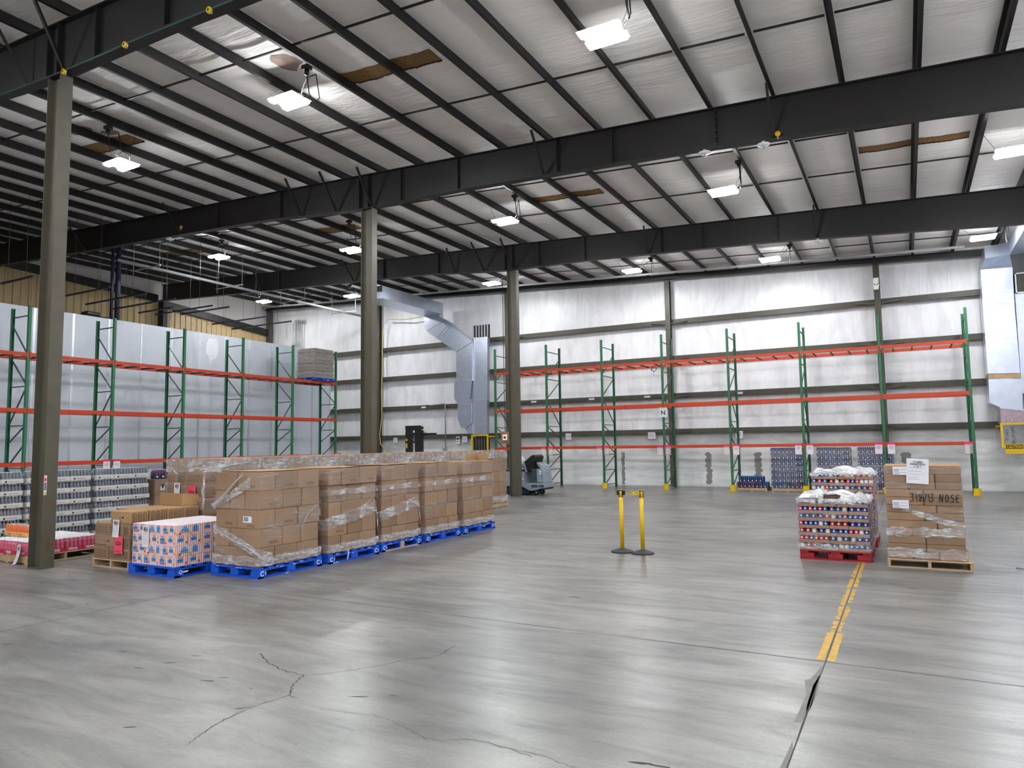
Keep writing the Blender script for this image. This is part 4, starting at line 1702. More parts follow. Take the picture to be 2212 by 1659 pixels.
# back row of tall wrapped loads on wooden pallets
BK = [(7.84, 9.04), (9.08, 10.45), (10.5, 11.74), (11.8, 12.96), (13.0, 14.4), (14.45, 15.58), (15.62, 16.75), (16.79, 18.08)]
BX0, BX1 = -11.22, -10.2
for bi, (y0, y1) in enumerate(BK):
    nm = f'{nth(bi + 1) if bi < 7 else "last"} back-row load'
    stringer_pallet(BX0, BX1, y0, y1, 0, f'wooden pallet under the {nm} of cartons', 'y', group='back row pallets')
    first = bi == 0
    nl, hh = (7, .214) if first else (5, .3)
    for ly in range(nl):
        top = ly == nl - 1
        z = .127 + ly * hh
        lay = 'top layer' if top else ('bottom layer' if ly == 0 else nth(ly + 1) + ' layer up')
        n = 3
        L = (y1 - y0 - .04) / n
        off = (ly % 2) * .0
        for k in range(n):
            a = y0 + .02 + L * k
            carton(BX1 - .03 - .45, BX1 - .03, a, a + L, z, hh, f'wrapped brown carton on the {nm}, {lay}, {("nearest", "middle", "farthest")[k]} on aisle side', 'cans' if first and ly < 6 else 'lines', 'carton', 'cartons in the back row')
            if top or (k == 0 and bi in (0,)):
                for c in range(2):
                    xx = BX0 + .03 + .255 * c
                    carton(xx, xx + .255, a, a + L, z, hh, f'wrapped brown carton on the {nm}, {lay}, {("left", "inner")[c]} column{" front" if k == 0 else (" middle" if k == 1 else " rear")}', 'cans' if first and ly < 6 else 'lines', 'carton', 'cartons in the back row')
    H = .127 + nl * hh
    R4 = (BX0 + .03, BX1 - .03, y0 + .02, y1 - .02)
    B = [(H - .22, H - .01, 0, 4, .010, 'film_bunched', .012), (H - .34, H - .2, 0, 2, .010, 'film_clear', .02)]
    if bi in (0, 7):
        B += [(.15, .34, 0, 2, .014, 'film_bunched', .02), (.75, .95, 0, 2, .012, 'film_clear', .03), (1.05, 1.22, 0, 2, .012, 'film_clear', .03)]
    wr = wrap(R4, B, f'glossy stretch film around the {nm} of cartons', 60 + bi)
    if first:
        m = MB()
        xc, yc = BX1 - .02, y0 + .005
        for pts, rad in (([(xc, yc, 1.40), (xc + .012, yc + .5, 1.5), (xc + .012, yc + .95, 1.55)], [.012, .014, .008]), ([(xc, yc, 1.3), (xc + .02, yc - .0, 1.18), (xc - .02, yc, 1.1), (xc + .02, yc, .95), (xc, yc, .8)], [.01, .022, .03, .018, .012]),
                         ([(BX0 + .2, yc, 1.48), (BX0 + .26, yc, 1.40), (BX0 + .38, yc, 1.36)], [.012, .02, .008])):
            m = MB()
            m.tube(pts, rad, 6)
            m.build('twisted_film', 'film_crumpled', wr)
    if bi == 7:
        m = MB()
        m.tube([(BX1 - .01, y0 + .2, 1.22), (BX1 - .01, y0 + .7, 1.05), (BX1 - .01, y1 - .1, .92)], [.01, .012, .01], 6)
        m.build('twisted_film', 'film_bunched', wr)

# papers on loads
def sheet(name, c, u, up, n, w, h, label, cat, mat='paper', lines=(), big=None, small=None, curl=0.0):
    """printed sheet hanging with its top centre at c"""
    c, u, up, n = V(c), V(u).normalized(), V(up).normalized(), V(n).normalized()
    rt = thing(name, c - up * h, label, cat)
    m = MB()
    k = 8
    rows = []
    for i in range(k + 1):
        t = i / k
        b = n * (curl * t * t + .002) - up * (h * t)
        rows.append((c + b - u * w / 2, c + b + u * w / 2))
    vs = [p for r_ in rows for p in r_]
    fs = [(2 * i, 2 * i + 1, 2 * i + 3, 2 * i + 2) for i in range(k)]
    m.add(vs + [p - n * .0012 for p in vs], fs + [tuple(q + len(vs) for q in reversed(f)) for f in fs], 0, True)
    m.build('paper', mat, rt)
    m = MB()

    def at(a, t):
        return c + u * a + n * (curl * t * t + .0035) - up * (h * t)
    for (a0, a1, t0, t1) in lines:
        nseg = max(1, int((a1 - a0) / .02))
        for s in range(nseg):
            p0, p1 = a0 + (a1 - a0) * s / nseg, a0 + (a1 - a0) * (s + .78) / nseg
            m.poly([at(p0 * w, t1), at(p1 * w, t1), at(p1 * w, t0), at(p0 * w, t0)])
    if lines:
        m.build('print', 'ink_soft' if mat == 'paper' else 'ink_dark', rt)
    m = MB()
    if big:
        for s, t, hh, mw in big:
            q = c + n * (curl * t * t + .004) - up * (h * t)
            m.text(s, q, u, up - n * (2 * curl * t / h) if curl else up, hh, bold=.02, maxw=mw * w)
        m.build('lettering', 'ink_dark', rt)
    return rt


SHL = [(-.36, .36, .40, .412), (-.42, -.2, .5, .52), (.05, .3, .5, .52), (-.42, .2, .62, .64), (-.42, .3, .72, .73), (-.3, .1, .82, .835)]
SHB = [('SHIP LOT', .12, .03, .6), ('BRRR 00', .2, .035, .66), ('1 of 4', .29, .03, .4)]
X3, Z3 = (1, 0, 0), (0, 0, 1)
NY = (0, -1, 0)
# ------------------------------------------------------------------ cartons on the low wooden pallet with the pink sign
UX0, UX1, UY0 = -11.16, -10.24, 6.6
stringer_pallet(UX0, UX1, UY0, 7.8, 0, 'pale wooden pallet under low cartons with a pink sign', 'y', h=.13)
UH = .183
seg = [0, .3, .6, .9, 1.18]
for ly in range(3):
    z = .131 + ly * UH
    lay = ('bottom', 'middle', 'upper')[ly]
    cells = [(0, .36), (.36, .72), (.72, .9)] if ly != 1 else [(0, .62), (.62, .9)]
    for i, (a, b) in enumerate(cells):
        carton(UX0 + .01 + a, UX0 + .01 + b, UY0 + .01, UY0 + .31, z, UH, f'brown carton with printed can outlines, {lay} row, {nth(i + 1)} from left, above the pale pallet', 'cans' if ly != 1 or i == 1 else 'canend', 'carton', 'cartons on the low stack')
    for j in range(1, 4):
        for i in range(2):
            if i == 1 or ly == 2:
                a, b = (.45, .9) if i == 1 else (0, .45)
                carton(UX0 + .01 + a, UX0 + .01 + b, UY0 + .01 + seg[j], UY0 + .01 + seg[j + 1], z, UH, f'brown can-print carton, {lay} row of the low stack, {("left", "right")[i]} side, {nth(j + 1)} back', 'cans', 'carton', 'cartons on the low stack')
z = .131 + 3 * UH
TH = .185
for j in range(4):
    for i, (a, b) in enumerate(((.40, .9), (.08, .40))):
        if i == 1 and j == 0:
            continue
        carton(UX0 + .02 + a, UX0 + .02 + b, UY0 + .01 + seg[j], UY0 + .01 + seg[j + 1] - .004, z, TH, f'brown can-print carton on top of the low stack, {("right", "left")[i]} column, {nth(j + 1)} from the front', 'canend', 'carton_pale', 'cartons on the low stack')
# open flap carton
zt = z + TH + .001
m = MB()
y = 7.62
m.box(-11.02, -10.46, y, y + .008, zt, zt + .2, 0)
m.prism([(-10.46, y, zt), (-10.46, y, zt + .2), (-10.36, y + .3, zt + .17), (-10.36, y + .3, zt)], (.006, 0, 0), 1)
m.box(-11.02, -10.46, y + .008, y + .16, zt, zt + .006, 1)
tag(m.build('open_carton', ['carton_pale', 'carton_inside']), 'opened plain carton with flaps up, standing on the low carton stack', 'carton')
y = UY0 - .004
sheet('shipping_paper', (-10.57, y, .735), X3, Z3, NY, .155, .26, 'curled white shipping paper above the pink sign on the low stack', 'paper', lines=SHL, big=SHB, curl=.012)
sheet('pink_sign', (-10.49, y - .006, .50), X3, Z3, NY, .21, .27, 'bright pink USDA sign on the low carton stack in front', 'sign', 'pink_paper', lines=[(-.25, .2, .86, .9)], big=[('USDA', .42, .06, .66)])
yb = BK[0][0] - .004
sheet('shipping_paper', (-10.88, yb, 1.22), X3, Z3, NY, .15, .30, 'white shipping paper beside the pink sign on the first back-row load', 'paper', lines=SHL, big=SHB, curl=.01)
sheet('pink_sign', (-10.49, yb - .008, 1.18), X3, (.06, 0, 1), NY, .21, .27, 'pink USDA sign on the first wrapped back-row load', 'sign', 'pink_paper', lines=[(-.1, .2, .86, .9)], big=[('USDA', .42, .06, .66)])
# ------------------------------------------------------------------ red striped cartons on a blue pallet
PX0, PX1, PY0, PY1 = -10.05, -9.0, 6.47, 7.68
block_pallet(PX0, PX1, PY0, PY1, 0, 'pallet_blue', 'clean blue pallet under red striped snack cartons', marks=False, group='blue pallets')
bp = [o for o in bpy.data.objects if o.get('label') == 'clean blue pallet under red striped snack cartons'][0]
m = MB()
X, c = PX1 + .0015, PY0 + .12
m.poly([(X, c - .055, .07), (X, c - .02, .105), (X, c + .015, .07), (X, c - .02, .035)], 0)
m.poly([(X + .0004, c - .038, .07), (X + .0004, c - .02, .09), (X + .0004, c, .07), (X + .0004, c - .02, .052)], 1)
m.poly([(X, c + .02, .058), (X, c + .10, .062), (X, c + .10, .085), (X, c + .02, .08)], 0)
m.build('printed_mark', ['chip_white', 'pallet_blue'], bp)


def striped_mesh(w, d, h, wide):
    m = MB()
    m.cham(-w / 2 + .0012, w / 2 - .0012, -d / 2 + .0012, d / 2 - .0012, .001, h - .001, .003, 0)
    m.poly([(-w / 2 + .002, -d / 2 + .002, h + .0002), (w / 2 - .002, -d / 2 + .002, h + .0002), (w / 2 - .002, d / 2 - .002, h + .0002), (-w / 2 + .002, d / 2 - .002, h + .0002)], 1)

    def art(o, u, W, n, big):
        up = V((0, 0, 1))
        nn = u.cross(up) * .0008

        def q(a, b, za, zb, mi, k=1):
            m.poly([o + nn * k + u * a + up * za, o + nn * k + u * b + up * za, o + nn * k + u * b + up * zb, o + nn * k + u * a + up * zb], mi)
        if big:
            # wide panel: dark name block, blue badges, snack pile along the foot
            q(-W * .45, W * .42, h * .62, h * .94, 0, .5)
            m.poly([o + nn + u * (-W * .14 + W * a) + up * h * b for a, b in ((-.15, .46), (.15, .46), (.13, .66), (.08, .7), (.06, .86), (-.06, .86), (-.08, .7), (-.13, .66))], 2)
            q(-W * .30, W * .02, h * .24, h * .46, 3, 2)
            for j in range(5):
                q(-W * .28 + j * W * .06, -W * .24 + j * W * .06, h * .30, h * .40, 1, 3)
            m.poly([o + nn + u * (W * .27 + W * a) + up * h * b for a, b in ((-.1, .2), (.1, .2), (.1, .7), (.07, .8), (.07, .92), (-.07, .92), (-.07, .8), (-.1, .7))], 2)
            q(W * .20, W * .225, h * .3, h * .8, 3, 2)
            q(W * .29, W * .31, h * .3, h * .8, 3, 2)
            for j in range(4):
                cx = -W * .42 + j * W * .09 if j < 2 else W * (.05 + .07 * (j - 2))
                m.poly([o + nn * 3 + u * (cx + .022 * math.cos(t)) + up * (h * .16 + .018 * math.sin(t)) for t in [2 * PI * k / 7 for k in range(7)]], 5 if j != 1 else 4)
            return
        for i in range(n):
            c = -W / 2 + W * (i + .5) / n
            s = W / n
            b0 = c - s * .08
            S0 = s
            s = min(s, h * 1.15)
            m.poly([o + nn + u * (b0 - s * .28) + up * h * .34, o + nn + u * (b0 + s * .28) + up * h * .34, o + nn + u * (b0 + s * .28) + up * h * .70, o + nn + u * (b0 + s * .17) + up * h * .72, o + nn + u * (b0 + s * .15) + up * h * .82,
                    o + nn + u * (b0 - s * .15) + up * h * .82, o + nn + u * (b0 - s * .17) + up * h * .72, o + nn + u * (b0 - s * .28) + up * h * .70], 2)
            q(b0 - s * .30, b0 + s * .30, h * .57, h * .64, 3, 2)
            q(b0 - s * .24, b0 + s * .24, h * .43, h * .49, 3, 2)
            q(b0 - s * .20, b0 + s * .14, h * .36, h * .385, 1, 2)
            for dx in (-.2, 0, .2):
                q(b0 + s * (dx - .035), b0 + s * (dx + .035), h * .84, h * .96, 4, 2)
            s = S0
            if n == 2 and i == 0:
                q(c - s * .34, c + s * .24, h * .16, h * .34, 3, 2)
                for j in range(4):
                    q(c - s * .3 + j * s * .13, c - s * .24 + j * s * .13, h * .2, h * .3, 1, 3)
            m.poly([o + nn * 2 + u * (c + s * .36 + .011 * math.cos(t)) + up * (h * .28 + .02 * math.sin(t)) for t in [2 * PI * k / 7 for k in range(7)]], 4)
            q(c + s * .26, c + s * .40, h * .40, h * .92, 5, 1)
    art(V((0, -d / 2, 0)), V((1, 0, 0)), w, 2, wide == 'f')
    art(V((w / 2, 0, 0)), V((0, 1, 0)), d, 1 if d < .25 else 2, wide == 'r')
    return m.mesh('snack_carton', ['red_stripes', 'carton_white', 'label_blue', 'label_navy', 'label_red', 'popcorn'])


SM = {}
SH = .1435
lx0, lx1, ly0, ly1 = PX0 + .045, PX1 - .03, PY0 + .025, PY1 - .03
W, D = lx1 - lx0, ly1 - ly0
for ly in range(4):
    lay = ('bottom', 'second', 'third', 'top')[ly]
    xs = [0, .33, .70, 1] if ly % 2 else [0, .26, .63, 1]
    ysd = [0, .36, .575, .79, 1] if ly % 2 else [0, .18, .36, .575, .79, 1]
    for j in range(len(ysd) - 1):
        for i in range(3):
            if not (i == 2 or j == 0 or ly == 3):
                continue
            w, d = W * (xs[i + 1] - xs[i]), D * (ysd[j + 1] - ysd[j])
            wide = 'f' if (ly % 2 and i == 1) else ('r' if d > .3 else '')
            k = (round(w, 3), round(d, 3), wide)
            if k not in SM:
                SM[k] = striped_mesh(w, d, SH, wide)
            o = inst(SM[k], 'snack_carton', (lx0 + W * xs[i] + w / 2, ly0 + D * ysd[j] + d / 2, .1445 + ly * (SH + .0005)))
            tag(o, f'red striped snack carton, {lay} layer, {("left", "middle", "right")[i]} column, {nth(j + 1)} row back', 'carton', 'striped snack cartons')
sheet('shipping_paper', (-9.68, PY0 + .016, .70), X3, Z3, NY, .15, .31, 'white shipping paper on the front of the striped snack cartons', 'paper', lines=SHL, big=SHB, curl=.004)

# ------------------------------------------------------------------ right: wrapped tall load on new wood pallet
WX0, WX1, WY0, WY1 = -.32, .70, 11.4, 12.45
stringer_pallet(WX0, WX1, WY0, WY1, 0, 'new pale wooden pallet under the tall marked load', 'y', h=.122)
wl0, wl1 = WX0 + .02, WX1 - .07
NLW, WH = 12, .1065
for ly in range(NLW):
    z = .123 + ly * WH
    lay = 'top' if ly == NLW - 1 else nth(ly + 1)
    if ly % 3 == 2:
        cells = [0, .5, 1]
    elif ly % 3 == 0:
        cells = [0, .325, .66, 1]
    else:
        cells = [0, .5, 1] if ly % 2 else [0, .325, .66, 1]
    for i in range(len(cells) - 1):
        a, b = wl0 + (wl1 - wl0) * cells[i], wl0 + (wl1 - wl0) * cells[i + 1]
        carton(a, b, WY0 + .02, WY0 + .5, z, WH, f'flat brown carton on tall marked load, {lay} layer, {nth(i + 1)} from left in front', 'lines' if ly % 2 else 'plain', 'carton', 'cartons on the tall marked load', jit=.002)
        if i == len(cells) - 2 or ly == NLW - 1:
            carton(a, b, WY0 + .5, WY0 + .98, z, WH, f'flat brown carton on tall marked load, {lay} layer, {nth(i + 1)} from left at back', 'plain', 'carton', 'cartons on the tall marked load', jit=.002)
ztop = .123 + NLW * WH
m = MB()
m.cham(wl0 + .0, wl1 - .01, WY0 + .03, WY0 + .97, ztop + .001, ztop + .012, .003)
tag(m.build('cardboard_sheet', 'carton_pale'), 'pale cardboard top sheet on the tall marked load at right', 'cardboard sheet')
B = [(.145, .28, 0, 4, .012, 'film_bunched', .015), (.44, .56, 0, 2, .012, 'film_bunched', .02), (ztop - .13, ztop - .005, 0, 4, .010, 'film_clear', .006), (1.02, 1.2, 0, 2, .010, 'film_clear', .03),
     (lambda s: .86 - .34 * s if s < 1 else .55, lambda s: .92 - .3 * s if s < 1 else .62, .22, 1.0, .014, 'film_bunched', .006), (.62, .84, .55, 1.6, .012, 'film_clear', .02)]
wr = wrap((wl0, wl1, WY0 + .02, WY0 + .98), B, 'glossy stretch film around the tall marked load at right', 91)
m = MB()
m.tube([(wl1 + .02, WY0 + .3, .5), (wl1 + .05, WY0 + .4, .32), (wl1 + .08, WY0 + .45, .2), (wl1 + .12, WY0 + .5, .1), (wl1 + .25, WY0 + .55, .03), (wl1 + .4, WY0 + .52, .02), (wl1 + .55, WY0 + .47, .015)], [.01, .025, .03, .03, .03, .022, .012], 7)
m.build('trailing_film', 'film_bunched', wr)
m = MB()
q = V((wl1 + .56, WY0 + .46, .018))
m.tube([q + V((.03 * math.cos(t) + .018 * t, .02 * math.sin(t), .006 * math.sin(2 * t))) for t in [k * .6 for k in range(14)]], .005, 5)
tag(m.build('strap_scrap', 'cable'), 'small black plastic scrap on floor at the end of the trailing film', 'scrap')
# handwriting and labels on the film
yq = WY0 + .003
h0 = onY(1967, 1083, yq)
m = MB()


def scribble(strokes, o, sx, sz):
    for st in strokes:
        for a, b in zip(st[:-1], st[1:]):
            m.bar((o.x + a[0] * sx, yq, o.z + a[1] * sz), (o.x + b[0] * sx, yq, o.z + b[1] * sz), .011, .0015, 0, (0, 1, 0))


GL = {'3': [[(0, 1), (.6, 1), (.25, .55), (.55, .35), (.4, .05), (0, 0)]], '1': [[(.1, 1), (.25, 0)]], '8': [[(.6, .9), (.3, 1), (.1, .8), (.55, .35), (.4, 0), (.15, .15), (.5, .65), (.6, .9)]],
      '7': [[(0, .95), (.6, 1), (.2, 0)]], 'N': [[(0, 0), (.15, 1), (.5, 0), (.65, 1)]], 'O': [[(.3, 1), (.05, .6), (.15, .05), (.5, .1), (.6, .7), (.3, 1)]], 'S': [[(.6, .95), (.15, .85), (.2, .55), (.5, .4), (.45, .05), (0, 0)]],
      'E': [[(.6, .9), (.2, .85), (.05, .4), (.2, .02), (.65, 0)], [(.1, .45), (.5, .5)]]}
scale = 86 / 133.0
cw = .072
x = h0.x
for ch, adv in zip('318713 NOSE', (.9, .45, .85, .8, .35, 1.0, .55, .95, .9, .85, .8)):
    if ch == ' ':
        m.build('marker_number', 'ink_dark', wr)
        m = MB()
    else:
        scribble(GL[ch], V((x, 0, h0.z)), cw * .95, .105)
    x += cw * adv * .98
m.build('marker_word', 'ink_dark', wr)
sheet('shipping_paper', (onY(1982, 990, yq).x, yq - .006, onY(1982, 991, yq).z), (1, 0, -.06), (.06, 0, 1), NY, .27, .345, 'large white paper with dark print on top of the tall marked load', 'paper', lines=[(-.42, .36, .36, .37), (-.4, .2, .5, .51), (-.4, .3, .62, .63), (-.4, .0, .74, .75), (-.4, .1, .82, .83)],
      big=[('V10083', .13, .028, .5), ('5000873553', .22, .028, .7), ('1 of 1', .31, .028, .4)])
for py, nm in ((1008, 'upper'), (1080, 'lower')):
    q = onY(1945, py, yq)
    sheet('box_label', (q.x, yq - .003, q.z), X3, Z3, NY, .2, .115, f'{nm} white printed label at left of the tall marked load', 'label', lines=[(-.44, -.1, .3, .4), (-.44, -.12, .5, .58), (-.02, .4, .3, .34), (-.44, .4, .68, .72), (-.44, -.1, .84, .92)])

# ------------------------------------------------------------------ cans in cardboard trays on red pallets
CANR, CANH = .0335, .098


def can_mesh(mt):
    m = MB()
    m.lathe([(CANR - .003, 0), (CANR, .004), (CANR, CANH - .006)], n=12, mi=0)
    m.lathe([(CANR - .001, CANH - .006), (CANR + .0005, CANH - .003), (CANR - .002, CANH)], n=12, mi=1)
    for a in (-PI / 2, 0):
        c, s = math.cos(a), math.sin(a)
        u = V((-s, c, 0))
        o = V((c, s, 0)) * (CANR + .0012)
        if mt != 'can_white':
            m.poly([o + u * (.014 * math.cos(t)) + V((0, 0, .068 + .012 * math.sin(t))) for t in [2 * PI * k / 8 for k in range(8)]], 2)
    return m.mesh('can', [mt, 'can_rim', 'chip_white'])


CANM = [can_mesh(k) for k in ('can_blue', 'can_red', 'can_white')]


def can_tray(x0, x1, y0, y1, z, label, face_f, face_r, grp):
    rt = thing('can_tray', ((x0 + x1) / 2, (y0 + y1) / 2, z), label, 'tray of cans', grp)
    m = MB()
    t = .004
    L = .046
    m.box(x0 + .002, x1 - .002, y0 + .002, y1 - .002, z, z + .006)
    m.box(x0 + .002, x1 - .002, y0 + .002, y0 + t, z + .006, z + L)
    m.box(x0 + .002, x1 - .002, y1 - t, y1 - .002, z + .006, z + L)
    m.box(x0 + .002, x0 + t, y0 + t, y1 - t, z + .006, z + L)
    m.box(x1 - t, x1 - .002, y0 + t, y1 - t, z + .006, z + L)
    m.box(x0 + .01, x1 - .01, y0 + .075, y1 - .075, z + .006, z + CANH + .004)
    m.build('tray', 'tray_kraft', rt)
    base = RND.choice([0, 0, 1, 0])

    def put(x, y):
        c = base if RND.random() < .55 else RND.choice([0, 1, 2])
        o = inst(CANM[c], 'can', V((x, y, z + .0065)) - V(rt.location), rt)
    if face_f:
        n = int((x1 - x0 - .012) / (2 * CANR + .001))
        for i in range(n):
            put(x0 + .006 + (x1 - x0 - .012) * (i + .5) / n, y0 + .006 + CANR)
    if face_r:
        n = int((y1 - y0 - .012) / (2 * CANR + .001))
        for i in range(1 if face_f else 0, n):
            put(x1 - .006 - CANR, y0 + .006 + (y1 - y0 - .012) * (i + .5) / n)
    return rt


for (x0, x1, y0, y1, nl, nm, vis0) in ((-1.5, -.52, 11.65, 12.87, 7, 'front red pallet', 0), (-1.47, -.5, 13.3, 14.52, 10, 'rear red pallet', 5)):
    block_pallet(x0, x1, y0, y1, 0, 'pallet_red', f'bright red {nm} under shrink-wrapped can trays', marks=False, group='red pallets')
    h = .108
    for ly in range(nl):
        z = .1435 + ly * (h + .0005)
        lay = 'bottom' if ly == 0 else ('top' if ly == nl - 1 else nth(ly + 1))
        a0, a1 = x0 - .01, x1 - .015
        cells = [0, .44, .72, 1] if ly % 2 else [0, .28, .56, 1]
        W = a1 - a0
        for i in range(3):
            wdt = W * (cells[i + 1] - cells[i])
            can_tray(a0 + W * cells[i] + .001, a0 + W * cells[i + 1] - .001, y0, y0 + .41, z, f'cardboard tray of blue and red cans on the {nm}, {lay} layer, {("left", "middle", "right")[i]} front', ly >= vis0, i == 2, 'can trays on ' + nm)
        for j in range(2):
            can_tray(a1 - .42, a1 - .001, y0 + .411 + .405 * j, y0 + .411 + .405 * (j + 1) - .001, z, f'cardboard tray of cans on {nm}, {lay} layer, {("middle", "rear")[j]} on right side', False, True, 'can trays on ' + nm)
        if ly == nl - 1:
            for j in range(2):
                can_tray(a0, a1 - .421, y0 + .411 + .405 * j, y0 + .411 + .405 * (j + 1) - .001, z, f'cardboard tray of cans on the {nm}, top layer, {("middle", "rear")[j]} on left side', False, False, 'can trays on ' + nm)
    H = .1435 + nl * (h + .0005)
    R4 = (x0 - .01, x1 - .015, y0, y1 - .0)
    B = [(.165, .25, 0, 4, .016, 'film_bunched', .015), (H - .06, H + .012, 0, 4, .014, 'film_bunched', .02), (.3, .42, 0, 2, .012, 'film_clear', .03), (H - .3, H - .16, 0, 2, .012, 'film_clear', .03),
         (.17, H, 1.0, 2, .02, 'film_clear', .01)]
    wr = wrap(R4, B, f'crinkled stretch film around the can trays on the {nm}', 120 + nl)
    # crumpled film heaped over the top
    rr = random.Random(nl)
    bm = bmesh.new()
    uvl = bm.loops.layers.uv.new('UVMap')
    n, k = 30, 24
    G = []
    cx, cy = (x0 + x1) / 2, (y0 + y1) / 2
    pk = [(rr.uniform(-.4, .4), rr.uniform(-.5, .3), rr.uniform(.05, .11), rr.uniform(.08, .2)) for _ in range(9)]
    for i in range(n + 1):
        row = []
        for j in range(k + 1):
            u, v = -.52 + 1.04 * i / n, -.62 + 1.24 * j / k
            zz = sum(hh * math.exp(-((u - a) ** 2 + (v - b) ** 2) / (s * s)) for a, b, hh, s in pk) * (1 if nl == 7 else .6)
            edge = max(abs(u) / .5, abs(v) / .62)
            dz = zz + rr.uniform(0, .014)
            if edge > .93:
                dz = dz * .3 - .05 * (edge - .93) / .1
            if u < -.2 and v < -.35 and nl == 7:
                dz += .04
            row.append((bm.verts.new((cx + u * .96, cy + v * .98, H + .006 + max(dz, -.05))), u, v))
        G.append(row)
    for i in range(n):
        for j in range(k):
            if nl == 7 and -.16 < G[i][j][1] < .1 and G[i][j][2] < -.5:
                continue
            q4 = [G[i][j], G[i + 1][j], G[i + 1][j + 1], G[i][j + 1]]
            f = bm.faces.new([g[0] for g in q4])
            f.smooth = True
            for lp, g in zip(f.loops, q4):
                lp[uvl].uv = (g[1], g[2])
    me = bpy.data.meshes.new('film_heap')
    bm.to_mesh(me)
    bm.free()
    me.transform(Matrix.Translation(-V(wr.location)))
    me.materials.append(MATS['film_crumpled'])
    o = bpy.data.objects.new('film_heap', me)
    COL.objects.link(o)
    o.parent = wr

# ------------------------------------------------------------------ bottles in white trays (left), three blue pallets in a row
def lathe_mesh(name, profs):
    m = MB()
    mats = []
    for mt, pr, n in profs:
        if mt not in mats:
            mats.append(mt)
        m.lathe(pr, n=n, mi=mats.index(mt))
    return m.mesh(name, mats)


WB = lathe_mesh('bottle', [('bottle_grey', [(.028, 0), (.031, .006), (.031, .1), (.028, .13), (.013, .165), (.012, .178)], 10), ('bottle_lid', [(.014, .178), (.014, .19)], 8)])


def bottle_tray(x1, d, y0, y1, z, h, label, n, hi=True):
    rt = thing('bottle_tray', (x1 - d / 2, (y0 + y1) / 2, z), label, 'tray of bottles', 'white bottle trays')
    L = .08
    m = MB()
    x0 = x1 - d
    m.cham(x0, x1, y0 + .001, y1 - .001, z + .0005, z + L, .004)
    m.build('tray', 'tray_white', rt)
    m = MB()
    c = y0 + (y1 - y0) * .14
    m.poly([(x1 + .001, c, z + .018), (x1 + .001, c + .034, z + .018), (x1 + .001, c + .034, z + .048), (x1 + .001, c, z + .048)])
    m.build('printed_square', 'ink_dark', rt)
    m = MB()
    for k in range(7):
        a = c + .06 + k * .026
        if a + .02 < y1 - .02:
            m.poly([(x1 + .001, a, z + .028), (x1 + .001, a + .02, z + .028), (x1 + .001, a + .02, z + .038), (x1 + .001, a, z + .038)])
    m.build('printed_line', 'ink_soft', rt)
    m = MB()
    m.box(x0 + .02, x1 - .075, y0 + .015, y1 - .015, z + L, z + h - .028)
    m.build('inner_bottles', 'bottle_grey', rt)
    for i in range(n):
        y = y0 + .008 + (y1 - y0 - .016) * (i + .5) / n
        inst(WB, 'bottle', V((x1 - .040, y, z + .0145)) - V(rt.location), rt)
        if hi:
            for dx in (.104, .168):
                inst(WB, 'bottle', V((x1 - dx, y, z + .0145)) - V(rt.location), rt)
    return rt


for (y0, y1, nm) in ((5.55, 6.98, 'left of the foreground column'), (7.04, 8.2, 'right of the foreground column'), (8.3, 9.42, 'behind the low carton stack')):
    block_pallet(-14.95, -14.04, y0 + .02, y1 - .02, 0, 'pallet_blue', f'blue pallet under white bottle trays {nm}', group='blue pallets')
    for ly in range(6):
        z = .1435 + ly * .2155
        nt = 3 if y1 - y0 < 1.3 else 4
        cells = [i / nt for i in range(nt + 1)]
        sh = (.0 if ly % 2 else .02)
        for i in range(nt):
            a, b = y0 + (y1 - y0) * cells[i], y0 + (y1 - y0) * cells[i + 1]
            bottle_tray(-14.0 + RND.uniform(-.012, .012) + (.02 if ly % 3 == 0 else 0), .42, a, b, z, .2155, f'white tray of clear bottles {nm}, {("bottom", "second", "third", "fourth", "fifth", "top")[ly]} layer, {nth(i + 1)} from left', 6, ly == 5)
    H = .1435 + 6 * .2155
    wrap((-14.44, -13.99, y0, y1), [(H - .12, H - .03, 1, 2, .03, 'film_clear', .02), (.62, .76, 1, 2, .03, 'film_clear', .03)], f'clear film over the white bottle trays {nm}', int(y0 * 10))
# the stack of logo cartons with purple packs, next along
stringer_pallet(-15.0, -14.03, 9.55, 10.7, 0, 'wooden pallet under logo cartons left of the back-row loads', 'y')
for ly in range(3):
    for k in range(3):
        a = 9.56 + .376 * k
        carton(-14.5, -14.0, a, a + .372, .126 + ly * .345, .345, f'wrapped carton with dark V logo, {("bottom", "middle", "top")[ly]} layer, {nth(k + 1)} from left', 'vlogo', 'carton', 'logo cartons')


def pack_mesh(cols, rows, top, body):
    """shrink-wrapped block of small bottles"""
    m = MB()
    r = .034
    for i in range(cols):
        for j in range(rows):
            if j not in (0,) and i not in (cols - 1,) and False:
                continue
            m.lathe([(r * .95, 0), (r, .02), (r * .92, .07), (r, .13), (r * .8, .155), (r * .42, .175)], ((i - (cols - 1) / 2) * 2 * r, (j - (rows - 1) / 2) * 2 * r, .001), 8, 0)
            m.lathe([(r * .5, .175), (r * .5, .198)], ((i - (cols - 1) / 2) * 2 * r, (j - (rows - 1) / 2) * 2 * r, .001), 6, 1)
            a = -PI / 2
            c = V(((i - (cols - 1) / 2) * 2 * r, (j - (rows - 1) / 2) * 2 * r - r * 1.02, .03))
            if j == 0 and (i * 3 + cols) % 2 == 0:
                m.poly([c + V((-.02, 0, 0)), c + V((.02, 0, 0)), c + V((.02, 0, .03)), c + V((-.02, 0, .03))], 2)
    return m.mesh('drink_pack', [body, top, 'paper'])


